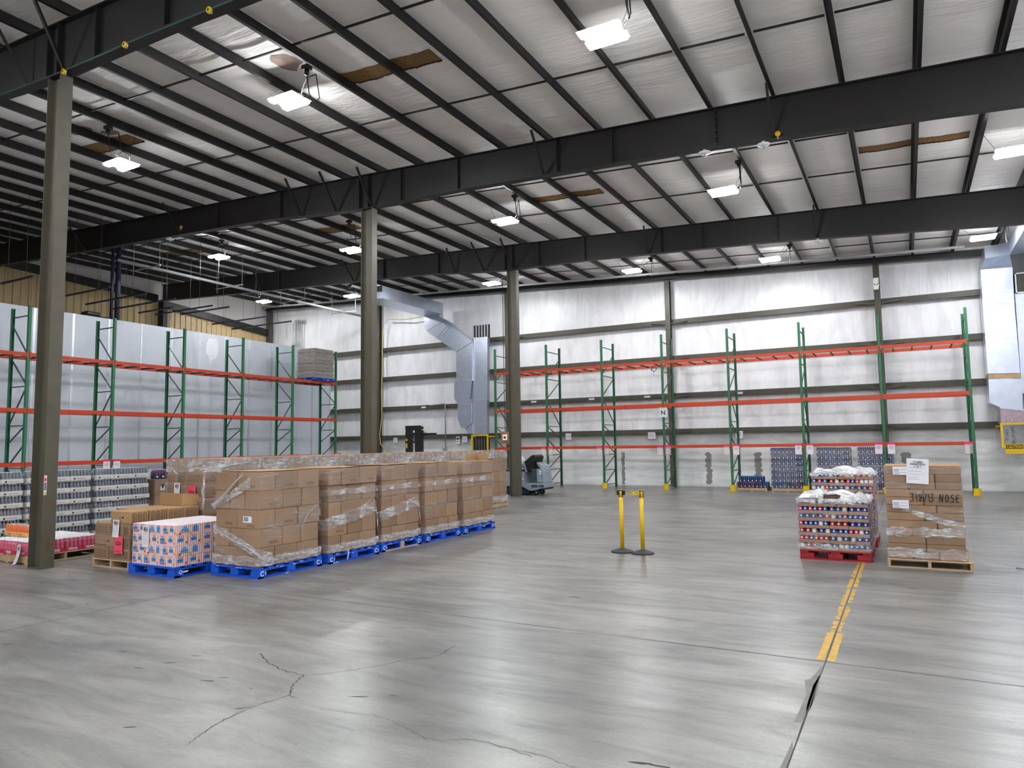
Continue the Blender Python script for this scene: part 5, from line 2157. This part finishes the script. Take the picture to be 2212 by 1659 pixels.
PK = {k: pack_mesh(4, 3, *k2) for k, k2 in {'blue': ('cap_blue', 'pack_blue'), 'purple': ('cap_pink', 'pack_purple'), 'grey': ('bottle_lid', 'pack_grey'), 'bluegrey': ('cap_blue', 'pack_grey'), 'pinkgrey': ('cap_pink', 'pack_grey')}.items()}


def pack(kind, x, y, z, label, grp, rz=0):
    return tag(inst(PK[kind], 'drink_pack', (x, y, z), None, rz), label, 'drink pack', grp)


for ly in range(1):
    for k in range(4):
        pack('purple', -14.12, 9.72 + .28 * k, .126 + 3 * .345 + .002 + ly * .2, f'purple shrink-wrapped drink pack on the logo cartons, {nth(k + 1)} from left', 'purple packs on logo cartons', PI / 2)
m = MB()
wrap((-14.5, -14.0, 9.56, 10.69), [(.95, 1.14, 1, 2, .01, 'film_clear', .01), (.3, .7, 1, 2, .01, 'film_clear', .03)], 'clear film around the logo cartons', 444)

# ------------------------------------------------------------------ packs under the back rack
for (x0, nm, nl, kinds) in ((-5.42, 'short stack', 2, ('purple', 'purple', 'blue')), (-4.22, 'left tall stack', 7, None), (-2.72, 'middle tall stack', 7, None), (-1.45, 'right tall stack', 7, None)):
    y0 = 26.32
    stringer_pallet(x0, x0 + 1.05, y0, y0 + .95, 0, f'wooden pallet under the {nm} of drink packs by the back wall', 'x', group='drink pack pallets')
    for ly in range(nl):
        n = 4 if nl > 2 else (4 if ly == 0 else 3)
        for k in range(n):
            if nl == 2:
                kd = ('purple', 'purple', 'purple', 'blue')[k] if ly == 0 else 'blue'
                xx = x0 + .13 + .272 * k + (.12 if ly else 0)
            else:
                kd = {6: ('bluegrey', 'bluegrey', 'pinkgrey', 'pinkgrey')[k], 0: ('blue', 'blue', 'purple', 'purple')[k]}.get(ly, RND.choice(['grey', 'grey', 'bluegrey', 'pinkgrey']))
                xx = x0 + .13 + .268 * k
            lay = 'top' if ly == nl - 1 else ('bottom' if ly == 0 else nth(ly + 1))
            for j in range(2):
                if j == 1 and not (k == n - 1 or ly == nl - 1):
                    continue
                pack(kd, xx, y0 + .11 + .21 * j, .127 + ly * .2, f'drink pack in {nm} by back wall, {lay} layer, {nth(k + 1)} from left{", rear" if j else ""}', 'drink packs by the back wall')
    if nl > 2:
        wrap((x0 + .0, x0 + 1.08, y0 + .0, y0 + .45), [(.12, .3, 0, 2, .012, 'film_clear', .03), (.7, .95, 0, 2, .012, 'film_clear', .04), (1.2, 1.45, 0, 2, .012, 'film_clear', .03)], f'cloudy film over the {nm} of drink packs', int(x0 * -100))

# ------------------------------------------------------------------ pallet of grey jar trays on the left rack's top beam
z0 = 4.545
block_pallet(-22.2, -21.2, 21.42, 22.62, z0, 'pallet_blue', 'blue pallet high on the left rack', h=.12, group='blue pallets')


def jar_tray_mesh(w, d, h):
    m = MB()
    m.box(-w / 2, w / 2, -d / 2, d / 2, 0, h * .35, 0)
    nx, ny = int(w / .075), int(d / .075)
    for i in range(nx):
        x = -w / 2 + w * (i + .5) / nx
        m.lathe([(.034, h * .2), (.034, h * .85), (.026, h * .97)], (x, -d / 2 + .036, 0), 8, 1)
        m.lathe([(.034, h * .2), (.034, h * .85), (.026, h * .97)], (x, d / 2 - .036, 0), 8, 1)
    for j in range(1, ny - 1):
        y = -d / 2 + d * (j + .5) / ny
        m.lathe([(.034, h * .2), (.034, h * .85), (.026, h * .97)], (w / 2 - .036, y, 0), 8, 1)
        m.lathe([(.034, h * .2), (.034, h * .85), (.026, h * .97)], (-w / 2 + .036, y, 0), 8, 1)
    m.box(-w / 2 + .06, w / 2 - .06, -d / 2 + .06, d / 2 - .06, h * .35, h * .96, 1)
    return m.mesh('jar_tray', ['jar_tray', 'jar_grey'])


JM = [jar_tray_mesh(.96, .58, .152), jar_tray_mesh(.48, 1.16, .152)]
for ly in range(8):
    z = z0 + .1215 + ly * .153
    lay = 'bottom' if ly == 0 else ('top' if ly == 7 else nth(ly + 1))
    if ly % 2 == 0:
        for j in range(2):
            tag(inst(JM[0], 'jar_tray', (-21.70 + .01 * (ly % 3), 21.735 + .585 * j, z)), f'grey tray of jars high on the left rack, {lay} layer, {("near", "far")[j]} half', 'tray of jars', 'jar trays')
    else:
        for j in range(2):
            tag(inst(JM[1], 'jar_tray', (-21.945 + .485 * j, 22.03, z)), f'grey tray of jars high on the left rack, {lay} layer, {("wall side", "aisle side")[j]}', 'tray of jars', 'jar trays')
wrap((-22.19, -21.21, 21.44, 22.61), [(z0 + .13, z0 + .4, 0, 4, .012, 'film_clear', .03), (z0 + .8, z0 + 1.1, 0, 2, .012, 'film_clear', .03)], 'clear film around the jar trays high on the left rack', 777)

# ------------------------------------------------------------------ pink drink bottles on a wooden pallet, foreground left
QX0, QX1, QY0, QY1 = -13.5, -12.26, 6.22, 7.4
stringer_pallet(QX0, QX1, QY0, QY1, 0, 'wooden pallet of pink drink bottles behind the foreground column', 'x', h=.13, stamp=True)
PB = lathe_mesh('bottle', [('pink_drink', [(.030, 0), (.034, .01), (.034, .10), (.030, .12), (.034, .145), (.026, .175), (.016, .188)], 10)])
PC = lathe_mesh('bottle_cap', [('lid_white', [(.020, .192), (.022, .196), (.022, .214), (.019, .218)], 10), ('ink_dark', [(.0205, .186), (.0205, .1925)], 10)])
PBs = []


def drink_pack(x0, y0, z, w, d, label, nx, ny):
    rt = thing('bottle_pack', (x0 + w / 2, y0 + d / 2, z), label, 'bottle pack', 'pink bottle packs')
    m = MB()
    m.box(x0 + .002, x0 + w - .002, y0 + .002, y0 + d - .002, z + .0005, z + .006, 0)
    h = .06
    for a in ((x0 + .002, x0 + w - .002, y0 + .002, y0 + .005), (x0 + .002, x0 + w - .002, y0 + d - .005, y0 + d - .002), (x0 + .002, x0 + .005, y0 + .005, y0 + d - .005), (x0 + w - .005, x0 + w - .002, y0 + .005, y0 + d - .005)):
        m.box(*a, z + .006, z + h, 0)
    m.text('PRIME', (x0 + w * .5, y0 + .0012, z + .033), (1, 0, 0), (0, 0, 1), .04, 1, bold=.02, shear=.1, maxw=w * .62)
    m.text('PRIME', (x0 + w - .0012, y0 + d * .42, z + .033), (0, 1, 0), (0, 0, 1), .04, 1, bold=.02, shear=.1, maxw=d * .55)
    m.build('carrier', ['pink_label', 'lid_white'], rt)
    for i in range(nx):
        for j in range(ny):
            p = V((x0 + .008 + (w - .016) * (i + .5) / nx, y0 + .008 + (d - .016) * (j + .5) / ny, z + .007)) - V(rt.location)
            b = inst(PB, 'bottle', p, rt)
            inst(PC, 'cap', (0, 0, 0), b)
    return rt


for i in range(3):
    for j in range(4):
        drink_pack(QX0 + .01 + .408 * i, QY0 + .02 + .285 * j, .131, .404, .282, f'pack of pink white-capped drink bottles, {("left", "middle", "right")[i]} column, {nth(j + 1)} row back', 5, 4)
OB = lathe_mesh('can', [('orange_can', [(.032, 0), (.033, .006), (.033, .118)], 10), ('can_rim', [(.032, .118), (.029, .124)], 8)])
for k in range(2):
    x0 = -13.65 + .34 * k
    rt = thing('orange_can_tray', (x0 + .16, 6.71, .358), f'yellow tray of orange cans left of the foreground column, {nth(k + 1)} from left', 'tray of cans', 'orange can trays')
    m = MB()
    m.cham(x0, x0 + .33, 6.54, 6.87, .358, .425, .004)
    m.text('PRIME', (x0 + .165, 6.5385, .392), (1, 0, 0), (0, 0, 1), .03, 1, bold=.01, shear=.1, maxw=.16)
    for s in (.04, .07, .26, .29):
        m.box(x0 + s, x0 + s + .012, 6.5385, 6.5395, .395, .408, 2)
    m.build('tray', ['orange_tray', 'ink_soft', 'ink_dark'], rt)
    for i in range(5):
        for j in range(3):
            inst(OB, 'can', V((x0 + .033 + .066 * i, 6.577 + .07 * j, .4255)) - V(rt.location), rt)
sheet('shipping_paper', (-12.52, QY0 - .005, .30), (1, -.15, .2), (-.25, 0, 1), NY, .15, .30, 'white shipping paper curling down onto the floor by the foreground column', 'paper', lines=SHL, big=SHB, curl=.10)
# ------------------------------------------------------------------ belt stanchions
SA, SB = V((-4.18, 11.21, 0)), V((-3.82, 11.18, 0))
for c, nm in ((SA, 'left'), (SB, 'right')):
    rt = thing('belt_stanchion', c, f'{nm} yellow post stanchion with round black base', 'stanchion')
    m = MB()
    m.lathe([(.182, 0), (.182, .018), (.165, .024), (.10, .048), (.045, .066)], c, 24)
    m.build('base', 'rubber', rt)
    m = MB()
    m.lathe([(.034, .06), (.034, .985)], c, 16)
    m.build('post', 'yellow', rt)
    m = MB()
    m.lathe([(.036, .90), (.036, 1.01), (.032, 1.018)], c, 16)
    for k in range(4):
        a = PI / 4 + k * PI / 2 + (.2 if nm == 'left' else .6)
        q = c + V((.036 * math.cos(a), .036 * math.sin(a), .95))
        m.bar(q + V((0, 0, -.055)), q + V((0, 0, .05)), .012, .012, 1)
    m.lathe([(.037, 1.0), (.037, 1.016)], c, 16, 1)
    if nm == 'left':
        for s in (-1, 1):
            m.cham(c.x + s * .05 - .018, c.x + s * .05 + .018, c.y - .02, c.y + .02, .93, 1.005, .006, 1)
    m.build('belt_head', ['yellow', 'black'], rt)
    if nm == 'left':
        m = MB()
        a, b = c + V((.068, 0, .985)), SB + V((-.037, 0, .972))
        n = 14
        L = []
        for i in range(n + 1):
            t = i / n
            p = a.lerp(b, t) + V((0, 0, -.012 * math.sin(PI * t)))
            tw = (1 - min(1, t / .75)) * 1.45
            hw = .024
            L.append((p + V((0, -hw * math.sin(tw), hw * math.cos(tw))), p - V((0, -hw * math.sin(tw), hw * math.cos(tw)))))
        m.add([q for r_ in L for q in r_], [(2 * i, 2 * i + 2, 2 * i + 3, 2 * i + 1) for i in range(n)], 0, True)
        m.text('CAU', SB + V((-.078, -.004, .972)), (1, 0, 0), (0, 0, 1), .026, 1, bold=.02, maxw=.07)
        m.build('belt', ['belt_yellow', 'ink_dark'], rt)

# ------------------------------------------------------------------ ride-on floor scrubber
sx0, sx1, sy = -12.45, -10.93, 22.05     # rear, front, near side
rt = thing('floor_scrubber', ((sx0 + sx1) / 2, sy + .45, 0), 'grey ride-on floor scrubber parked behind the third column', 'floor scrubber')
wd = .86


def rbuild(m, name, mt, off=.03):
    o = m.build(name, mt, rt)
    bm = bmesh.new()
    bm.from_mesh(o.data)
    bmesh.ops.bevel(bm, geom=list(bm.edges), offset=off, segments=3, profile=.6, affect='EDGES', clamp_overlap=True)
    for f in bm.faces:
        f.smooth = True
    bm.to_mesh(o.data)
    bm.free()
    return o


def side(poly, y0=None, y1=None):
    y0 = sy if y0 is None else y0
    y1 = sy + wd if y1 is None else y1
    return [(x, y0, z) for x, z in poly], (0, y1 - y0, 0)


S = lambda px, py: (onY(px, py, sy).x, onY(px, py, sy).z)
body = [S(*q) for q in [(1060, 1018.5), (1131, 1018.5), (1132, 1044), (1174, 1044), (1174.5, 1055), (1166, 1056), (1156, 1059.5), (1147, 1061), (1140, 1059), (1130, 1053), (1118, 1050.5), (1104, 1050.5), (1060, 1052)]]
m = MB()
m.prism(*side(body))
rbuild(m, 'lower_body', 'machine_grey', 0.03)
m = MB()
m.prism(*side([S(*q) for q in [(1164, 1003), (1167.5, 1006), (1172, 1020), (1174, 1044), (1168, 1044), (1167, 1025), (1163, 1010)]], sy + .1, sy + .7))

rbuild(m, 'front_cowl', 'machine_grey', 0.02)
m = MB()
m.prism(*side([S(*q) for q in [(1149, 1000), (1153, 999), (1165, 1009), (1166, 1014), (1157, 1013)]], sy + .3, sy + .56))
rbuild(m, 'steering_column', 'machine_grey', .015)
m = MB()
m.prism(*side([S(*q) for q in [(1146, 1013), (1157, 1013), (1158, 1042), (1145, 1042)]], sy + .1, sy + .76))
m.build('front_panel', 'machine_dark', rt)
m = MB()
m.prism(*side([S(*q) for q in [(1157, 1013), (1166, 1014), (1168, 1043), (1158, 1043)]], sy + .06, sy + .76))
rbuild(m, 'inner_cowl', 'machine_grey', 0.03)
m = MB()
m.prism(*side([S(*q) for q in [(1129, 997), (1144, 983.5), (1151, 982.5), (1155, 987), (1152, 999), (1148, 1000), (1146, 1020), (1135, 1020)]], sy + .12, sy + .74))
rbuild(m, 'seat', 'black', 0.05)
m = MB()
m.prism(*side([S(*q) for q in [(1126.5, 998), (1129, 997), (1136, 1020), (1132, 1020)]], sy + .1, sy + .76))
m.build('seat_back', 'machine_grey', rt)
m = MB()
m.prism(*side([S(*q) for q in [(1060, 1015.5), (1131, 1015.5), (1131, 1018.3), (1060, 1018.3)]], sy + .02, sy + .84))
m.prism(*side([S(*q) for q in [(1100, 1006), (1117, 1008), (1119, 1015), (1100, 1015)]], sy + .1, sy + .3))
m.build('tank_lid', 'black', rt)
for (px, pw, top, bot, mt) in ((1112, 8, 986, 1012, 'white_plastic'), (1124.5, 6, 1000, 1015, 'machine_grey')):
    c, b = S(px, top), S(px, bot)
    r_ = pw / 60 * .98
    m = MB()
    m.lathe([(r_, b[1]), (r_, c[1] - .12), (r_ * .8, c[1] - .05), (r_ * .35, c[1])], (c[0], sy + .45, 0), 12)
    m.build('tank', mt, rt)
m = MB()
for a, b in ((1148, 1162), (1164, 1174.8)):
    m.prism([(x, sy - .012, z) for x, z in (S(a, 1047), S(b, 1047), S(b, 1053), S(a, 1053))], (0, .015, 0))
m.build('bumper_pad', 'machine_dark', rt)
m = MB()
m.prism(*side([S(*q) for q in [(1060, 1053), (1110, 1051), (1128, 1056), (1140, 1060), (1142, 1067), (1118, 1071), (1060, 1071.5)]], sy + .06, sy + .8))
rbuild(m, 'brush_deck', 'navy', 0.03)
for px in (1154,):
    c = S(px, 1064)
    for yy in (sy + .2, sy + .62):
        m = MB()
        r_ = c[1] - .004
        m.tube([(c[0], yy - .05, c[1]), (c[0], yy + .05, c[1])], r_, 16)
        m.tube([(c[0], yy - .056, c[1]), (c[0], yy + .056, c[1])], r_ * .45, 10, 1)
        m.build('wheel', ['black', 'machine_grey'], rt)
m = MB()
m.prism(*side([S(*q) for q in [(1160, 1056), (1174, 1055), (1173, 1058), (1161, 1060)]], sy + .05, sy + .8))
m.build('front_skirt', 'black', rt)
q = S(1165.5, 1021)
m = MB()
m.poly([(q[0] + .045 * math.cos(t), sy + .056, q[1] + .075 * math.sin(t)) for t in [k * 2 * PI / 14 for k in range(14)]], 0)
m.poly([(q[0] + .02 * math.cos(t), sy + .053, q[1] + .02 * math.sin(t)) for t in [k * 2 * PI / 10 for k in range(10)]], 1)
m.build('badge', ['white_plastic', 'ink_dark'], rt)
m = MB()
a, b = S(1111, 1021), S(1131, 1036)
m.bar((a[0], sy - .003, a[1]), (b[0], sy - .003, b[1]), .004, .03, 0)
m.build('body_stripe', 'white_plastic', rt)

# ------------------------------------------------------------------ reach truck whose mast shows over the loads
fy = 22.6
F = lambda px, py: (onY(px, py, fy).x, onY(px, py, fy).z)
rt = thing('reach_truck', (F(893, 970)[0], fy + .5, 0), 'black forklift mast with load backrest showing above the back-row loads', 'forklift')
m = MB()
for a, b in ((876, 887), (896, 910)):
    x0, x1 = F(a, 970)[0], F(b, 970)[0]
    zt = F(a, 921 if a < 890 else 929)[1]
    m.box(x0, x1, fy, fy + .16, .25, zt)
m.build('mast', 'black', rt)
m = MB()
for py0, py1 in ((920, 927), (935, 940), (953, 957)):
    a, b = F(876, py0), F(910, py1)
    m.box(a[0], b[0], fy - .02, fy - .001, b[1], a[1])
a, b = F(893, 921), F(918, 927)
m.prism([(a[0], fy - .03, a[1]), (F(914, 921)[0], fy - .03, F(914, 921)[1]), (F(917, 925)[0], fy - .03, F(917, 925)[1]), (F(908, 930)[0], fy - .03, F(908, 930)[1]), (a[0], fy - .03, F(893, 930)[1])], (0, .01, 0))
m.build('crossbars', 'black', rt)
m = MB()
a, b = F(908, 935.5), F(938, 940)
m.prism([(a[0], fy + .05, a[1]), (b[0], fy + .05, F(938, 935)[1]), (b[0], fy + .05, F(938, 939)[1]), (F(918, 941)[0], fy + .05, F(918, 941)[1]), (a[0], fy + .05, F(908, 940)[1])], (0, .12, 0))
m.build('fork', 'black', rt)
m = MB()
c = F(915, 930)
m.lathe([(.05, 0), (.055, .05), (.035, .09), (.015, .1)], (c[0], fy + .1, F(915, 935)[1]), 10)
m.build('beacon', 'hose_yellow', rt)
m = MB()
a, b = F(877, 948), F(880, 968)
m.box(a[0], b[0], fy - .004, fy - .001, b[1], a[1])
m.build('warning_strip', 'yellow', rt)
m = MB()
m.cham(F(874, 970)[0], F(912, 970)[0], fy + .2, fy + 1.4, .12, 1.35, .05)
m.build('body', 'black', rt)
m = MB()
for yy in (fy + .35, fy + 1.2):
    m.tube([(F(874, 970)[0] + .1, yy, .13), (F(912, 970)[0] - .1, yy, .13)], .128, 12)
m.build('wheels', 'rubber', rt)
m = MB()
a = F(887, 942)
for k in range(5):
    z = F(890, 942 + 6 * k)[1]
    m.tube([(F(887, 950)[0], fy + .06, z), (F(896, 950)[0], fy + .06, z)], .012, 6)
m.build('mast_rungs', 'conduit', rt)

# ------------------------------------------------------------------ small things on walls and columns
for px, py, w, h, nm in ((1228, 943, .27, .27, 'left of the second rack upright'), (1408, 941, .32, .27, 'beside the N upright'), (1597, 939, .26, .28, 'behind the middle rack upright'), (854, 951, .24, .24, 'left of the forklift mast'), (1004, 949, .27, .27, 'right of the conduit')):
    q = onY(px, py, YB - .26)
    rt = thing('girt_sign', (q.x, YB - .26, q.z - h / 2), f'small square white sign on the back wall girt, {nm}', 'sign', 'small wall signs')
    MB().box(q.x - w / 2, q.x + w / 2, YB - .2625, YB - .2503, q.z - h / 2, q.z + h / 2).build('panel', 'paper', rt)
    m = MB()
    rr = random.Random(px)
    for k in range(3):
        for j in range(4):
            a = q.x - w * .34 + j * w * .17
            zz = q.z + h * (.22 - .2 * k)
            m.poly([(a, YB - .2635, zz), (a + w * rr.uniform(.06, .13), YB - .2635, zz), (a + w * .1, YB - .2635, zz + h * .1), (a, YB - .2635, zz + h * .1)])
    m.build('print', 'ink_soft', rt)
q = onY(989, 951, YB - .26)
rt = thing('notice', (q.x, YB - .26, q.z - .2), 'narrow white notice with black heading, left of the yellow guard', 'sign')
MB().box(q.x - .1, q.x + .1, YB - .2625, YB - .2503, q.z - .17, q.z + .17).build('panel', 'paper', rt)
m = MB()
m.box(q.x - .075, q.x + .075, YB - .2635, YB - .2625, q.z + .03, q.z + .12)
m.box(q.x - .06, q.x + .02, YB - .2635, YB - .2625, q.z - .08, q.z - .03)
m.build('print', 'ink_dark', rt)
for px, py, nm in ((1153, 868, 'left'), (1278, 862, 'second'), (1398, 857, 'third'), (1597, 849, 'right'), (915, 880, 'by the forklift'), (727, 884, 'by the left rack end')):
    q = onY(px, py, YB - .252)
    m = MB()
    m.box(q.x - .13, q.x + .13, YB - .258, YB - .2503, q.z - .04, q.z + .04)
    tag(m.build('girt_tag', 'paper'), f'small pale tag on the second wall girt, {nm}', 'tag', 'girt tags')
# thermostat board on the third column
q = onX(1092, 946, -11.6)
yb2 = FR[2] - .101
rt = thing('control_board', (-11.78, yb2, 1.98), 'wooden backboard with white control box on the third column', 'control box')
z = onY(1093, 945, yb2).z
x = onY(1092, 945, yb2).x
MB().box(x - .17, x + .15, yb2 - .025, yb2 - .001, z - .22, z + .2).build('board', 'brownboard', rt)
m = MB()
m.cham(x - .08, x + .1, yb2 - .08, yb2 - .026, z - .1, z + .1, .01, 0)
m.box(x - .03, x + .05, yb2 - .083, yb2 - .0805, z - .04, z + .04, 1)
m.build('control_box', ['white_plastic', 'black'], rt)
m = MB()
m.tube([(x, yb2 - .012, z + .2), (x - .02, yb2 - .012, z + 1.2), (x - .03, yb2 - .012, 7.6)], .012, 6)
m.build('cable', 'cable', rt)
# white speaker at the wall post
q = onY(1892, 610, YB - .45)
rt = thing('speaker_unit', (q.x, YB - .45, q.z - .3), 'white wall unit with two dark eyes high on the back wall post', 'wall unit')
MB().box(q.x - .09, q.x + .09, YB - .47, YB - .44, q.z - .02, q.z + .16).build('plate', 'white_plastic', rt)
m = MB()
m.prism([(q.x - .1, YB - .53, q.z - .08), (q.x - .07, YB - .53, q.z - .27), (q.x + .07, YB - .53, q.z - .27), (q.x + .1, YB - .53, q.z - .08), (q.x + .05, YB - .53, q.z - .03), (q.x - .05, YB - .53, q.z - .03)], (0, .09, 0), 0)
for s in (-1, 1):
    m.poly([(q.x + s * .042 + .026 * math.cos(t), YB - .532, q.z - .09 + .022 * math.sin(t)) for t in [k * 2 * PI / 10 for k in range(10)]], 1)
m.build('horn_unit', ['white_plastic', 'black'], rt)
# yellow hose on the wall post
m = MB()
m.tube([onY(x, y, YB - .47) for x, y in ((918, 683), (880, 690), (855, 690), (838, 690), (829, 700), (826, 740), (826, 790), (824, 850), (825, 900), (820, 940), (822, 960), (834, 971), (850, 974))], .022, 6)
tag(m.build('yellow_hose', 'hose_yellow'), 'pale yellow hose hanging down the back wall post behind the second column', 'hose')
# vertical conduits near the left end of the back wall
for k in range(5):
    x = onY(633 + 4 * k, 720, YB - .32).x
    m = MB()
    q = onY(633 + 4 * k, 700, YB - .3)
    m.tube([(x, YB - .30, 5.0), (x, YB - .30, q.z - .02), (x + .02 + .03 * k, YB - .12, q.z + .25), (x + .03 + .03 * k, YB - .12, 8.6)], .03, 6)
    tag(m.build('conduit_pipe', 'conduit'), f'grey vertical conduit at left of the back wall, {nth(k + 1)} of five', 'conduit', 'wall conduits')
# conduit and switch box behind the loads
q = onY(962, 900, YB - .3)
zb = onY(961, 966, YB - .3).z
rt = thing('switch_conduit', (q.x, YB - .3, zb - .1), 'grey conduit dropping to a switch box between forklift and ducts', 'conduit')
m = MB()
zt = onY(962, 872, YB - .3).z
m.tube([(q.x, YB - .30, zb), (q.x, YB - .30, zt - .05), (q.x - .05, YB - .30, zt), (q.x - .9, YB - .30, zt - .05)], .03, 8)
m.build('conduit', 'conduit', rt)
m = MB()
m.cham(q.x - .14, q.x + .06, YB - .36, YB - .26, zb - .2, zb + .05, .01)
m.build('switch_box', 'pipe_grey', rt)
m = MB()
m.box(q.x - .09, q.x + .0, YB - .365, YB - .361, zb - .04, zb + .03)
m.build('box_label', 'paper', rt)

# pulleys and cable clipped along the nearest girder
PL = [(452, 22), (270, 97), (138, 155), (0, 207)]
m = MB()
m.tube([onY(x, y - 2, FR[0] - .108) for x, y in [(560, -22)] + PL], .010, 6)
tag(m.build('girder_cable', 'cable_teal'), 'thin teal cable strung along the nearest girder between yellow pulleys', 'cable')
for i, (x, y) in enumerate(PL[:3]):
    q = onY(x, y, FR[0] - .13)
    rt = thing('cable_pulley', q - V((0, 0, .06)), f'small yellow pulley on the nearest girder, {("rightmost", "middle", "by the foreground column")[i]}', 'pulley', 'yellow pulleys')
    m = MB()
    m.tube([(q.x - .0, q.y - .02, q.z), (q.x, q.y + .02, q.z)], .045, 14)
    m.build('wheel', 'yellow', rt)
    m = MB()
    m.tube([(q.x, q.y - .022, q.z), (q.x, q.y + .028, q.z)], .02, 8)
    m.tube([(q.x + .02, q.y, q.z - .02), (q.x + .07, q.y - .01, q.z - .07)], .012, 6, 1)
    m.build('hook', ['black', 'pipe_grey'], rt)
for i, (px, py) in enumerate(((1680, 289), (391, 491))):
    q = onY(px, py, FR[1] - .12)
    rt = thing('cable_pulley', q - V((0, 0, .05)), f'small yellow pulley on the middle girder, {("right", "left")[i]} end', 'pulley', 'yellow pulleys')
    m = MB()
    m.tube([(q.x, q.y - .02, q.z), (q.x, q.y + .02, q.z)], .05, 12)
    m.build('wheel', 'yellow', rt)
    m = MB()
    m.tube([(q.x, q.y, q.z - .04), (q.x, q.y, q.z - .1)], .015, 6)
    m.build('hook', 'pipe_grey', rt)
for i, (px, py, f) in enumerate(((1649, 304, 1), (1767, 517, 2), (1522, 325, 1), (368, 514, 1))):
    q = onY(px, py, FR[f] - .02)
    z = botz(q.x)
    rt = thing('smoke_detector', (q.x, FR[f], z - .14), f'white round detector under a roof girder, {("right of the splice in the middle girder", "under the third girder", "left of the splice", "far left above the cooler")[i]}', 'detector', 'white detectors')
    m = MB()
    m.lathe([(.02, z - .10), (.11, z - .085), (.12, z - .06), (.03, z - .03), (.03, z - .002)], (q.x, FR[f] - .03, 0), 14)
    m.build('disc', 'white_plastic', rt)
    m = MB()
    m.tube([(q.x, FR[f] - .03, z - .1), (q.x + .01, FR[f] - .03, z - .15)], .022, 8)
    m.build('sensor', 'conduit', rt)

# ------------------------------------------------------------------ lights
def fixture(x, y, z, label, visible=True):
    rt = thing('light_fixture', (x, y, z), label, 'ceiling light', 'twin-lens ceiling lights')
    m = MB()
    m.cham(x - .31, x + .31, y - .07, y + .07, z + .055, z + .10, .01)
    for s in (-1, 1):
        m.cham(x - .335, x + .335, y + s * .165 - .09, y + s * .165 + .09, z + .05, z + .062, .005)
    m.box(x - .02, x + .02, y - .16, y + .16, z + .063, z + .075)
    m.build('housing', 'glow_housing', rt)
    for s in (-1, 1):
        m = MB()
        m.cham(x - .31, x + .31, y + s * .165 - .075, y + s * .165 + .075, z - .0, z + .049, .015)
        tag(m.build('lens', 'lamp_lens', rt), 'glowing white lens')
    if visible:
        m = MB()
        zt = roofz(x) + .03
        for sx in (-1, 1):
            m.tube([(x + sx * .28, y, z + .09), (x + sx * .55, y, zt + (.1 if sx > 0 else 0) - SL * sx * .5)], .004, 4)
        m.build('hanging_wire', 'cable', rt)
        m = MB()
        X2 = max([p for p in PUR if p < x + 1.4] and [p for p in PUR if x + .1 < p] or [x], key=lambda p: -abs(p - x - .5))
        zj = roofz(X2) - .02
        m.tube([(x + .3, y, z + .08), (x + .45, y - .1, z + .12), ((x + X2) / 2 + .2, y - .25, z + .2), (X2 - .02, y - .3, zj - .05)], .012, 6)
        m.tube([(X2, y - .55, zj - .1), (X2 + .01, y - .5, zj - .5), (X2 - .03, y - .32, zj - .6), (X2 - .03, y - .2, zj - .45), (X2 - .02, y - .3, zj - .05)], .010, 6)
        m.build('power_cable', 'cable', rt)
        m = MB()
        m.cham(X2 - .08, X2 + .08, y - .62, y - .48, zj - .09, zj - .005, .015)
        m.lathe([(.04, zj - .18), (.045, zj - .09)], (X2, y - .55, 0), 10)
        m.build('junction_box', 'steel_black', rt)
    return rt


LV = [(1303, 79, 9.45, 'nearest the camera, top middle'), (625, 220, 9.45, 'second from right in the nearest row'), (262, 357, 9.45, 'beside the foreground column'),
      (2190, 328, 17.2, 'at the right edge in the middle row'), (1562, 415, 17.2, 'second from right in the middle row'), (1091, 479, 17.2, 'above the duct side in the middle row'), (763, 541, 17.2, 'half hidden by the second column, middle row'), (473, 556, 17.2, 'over the left rack, middle row'),
      (2124, 514, 25.0, 'over the right duct, back row'), (1663, 561, 25.4, 'second from right in the back row'), (1365, 586, 25.4, 'middle of the back row'), (1062, 613, 25.4, 'beside the third column top, back row'), (762, 640, 25.2, 'half hidden by second column, back row'), (570, 652, 25.2, 'leftmost of the back row')]
for px, py, Y, nm in LV:
    q = onY(px, py, Y)
    if abs(px - 763) < 3:
        q.x -= .05
    fixture(q.x, Y, q.z - .02, f'bright twin-lens LED ceiling light, {nm}')
for X in (2.2, -3.5, -9.4, -15.3):
    for Y in (1.8, -5.8, -12):
        fixture(X, Y, roofz(X) - .55, 'twin-lens ceiling light behind the camera', False)
for X, Y in ((2.2, 9.4),):
    if X > 0:
        fixture(X, Y, roofz(X) - .55, 'twin-lens ceiling light out of view at right', False)

# ------------------------------------------------------------------ camera, world, view
cam = bpy.data.cameras.new('camera')
co = bpy.data.objects.new('camera', cam)
COL.objects.link(co)
cam.sensor_fit = 'HORIZONTAL'
cam.sensor_width = 36
cam.lens = FPX / 2212 * 36
cam.clip_start = .05
cam.clip_end = 200
M = Matrix((CR, -CD, -_f)).transposed().to_4x4()
M.translation = (0, 0, EYE)
co.matrix_world = M
sc = bpy.context.scene
sc.camera = co
w = bpy.data.worlds.new('world')
sc.world = w
w.use_nodes = True
w.node_tree.nodes['Background'].inputs['Color'].default_value = (.5, .55, .6, 1)
w.node_tree.nodes['Background'].inputs['Strength'].default_value = .05
sc.view_settings.view_transform = 'Standard'
sc.view_settings.look = 'None'
sc.view_settings.gamma = 1
sc.view_settings.exposure = 1.4
sc.view_settings.use_curve_mapping = False
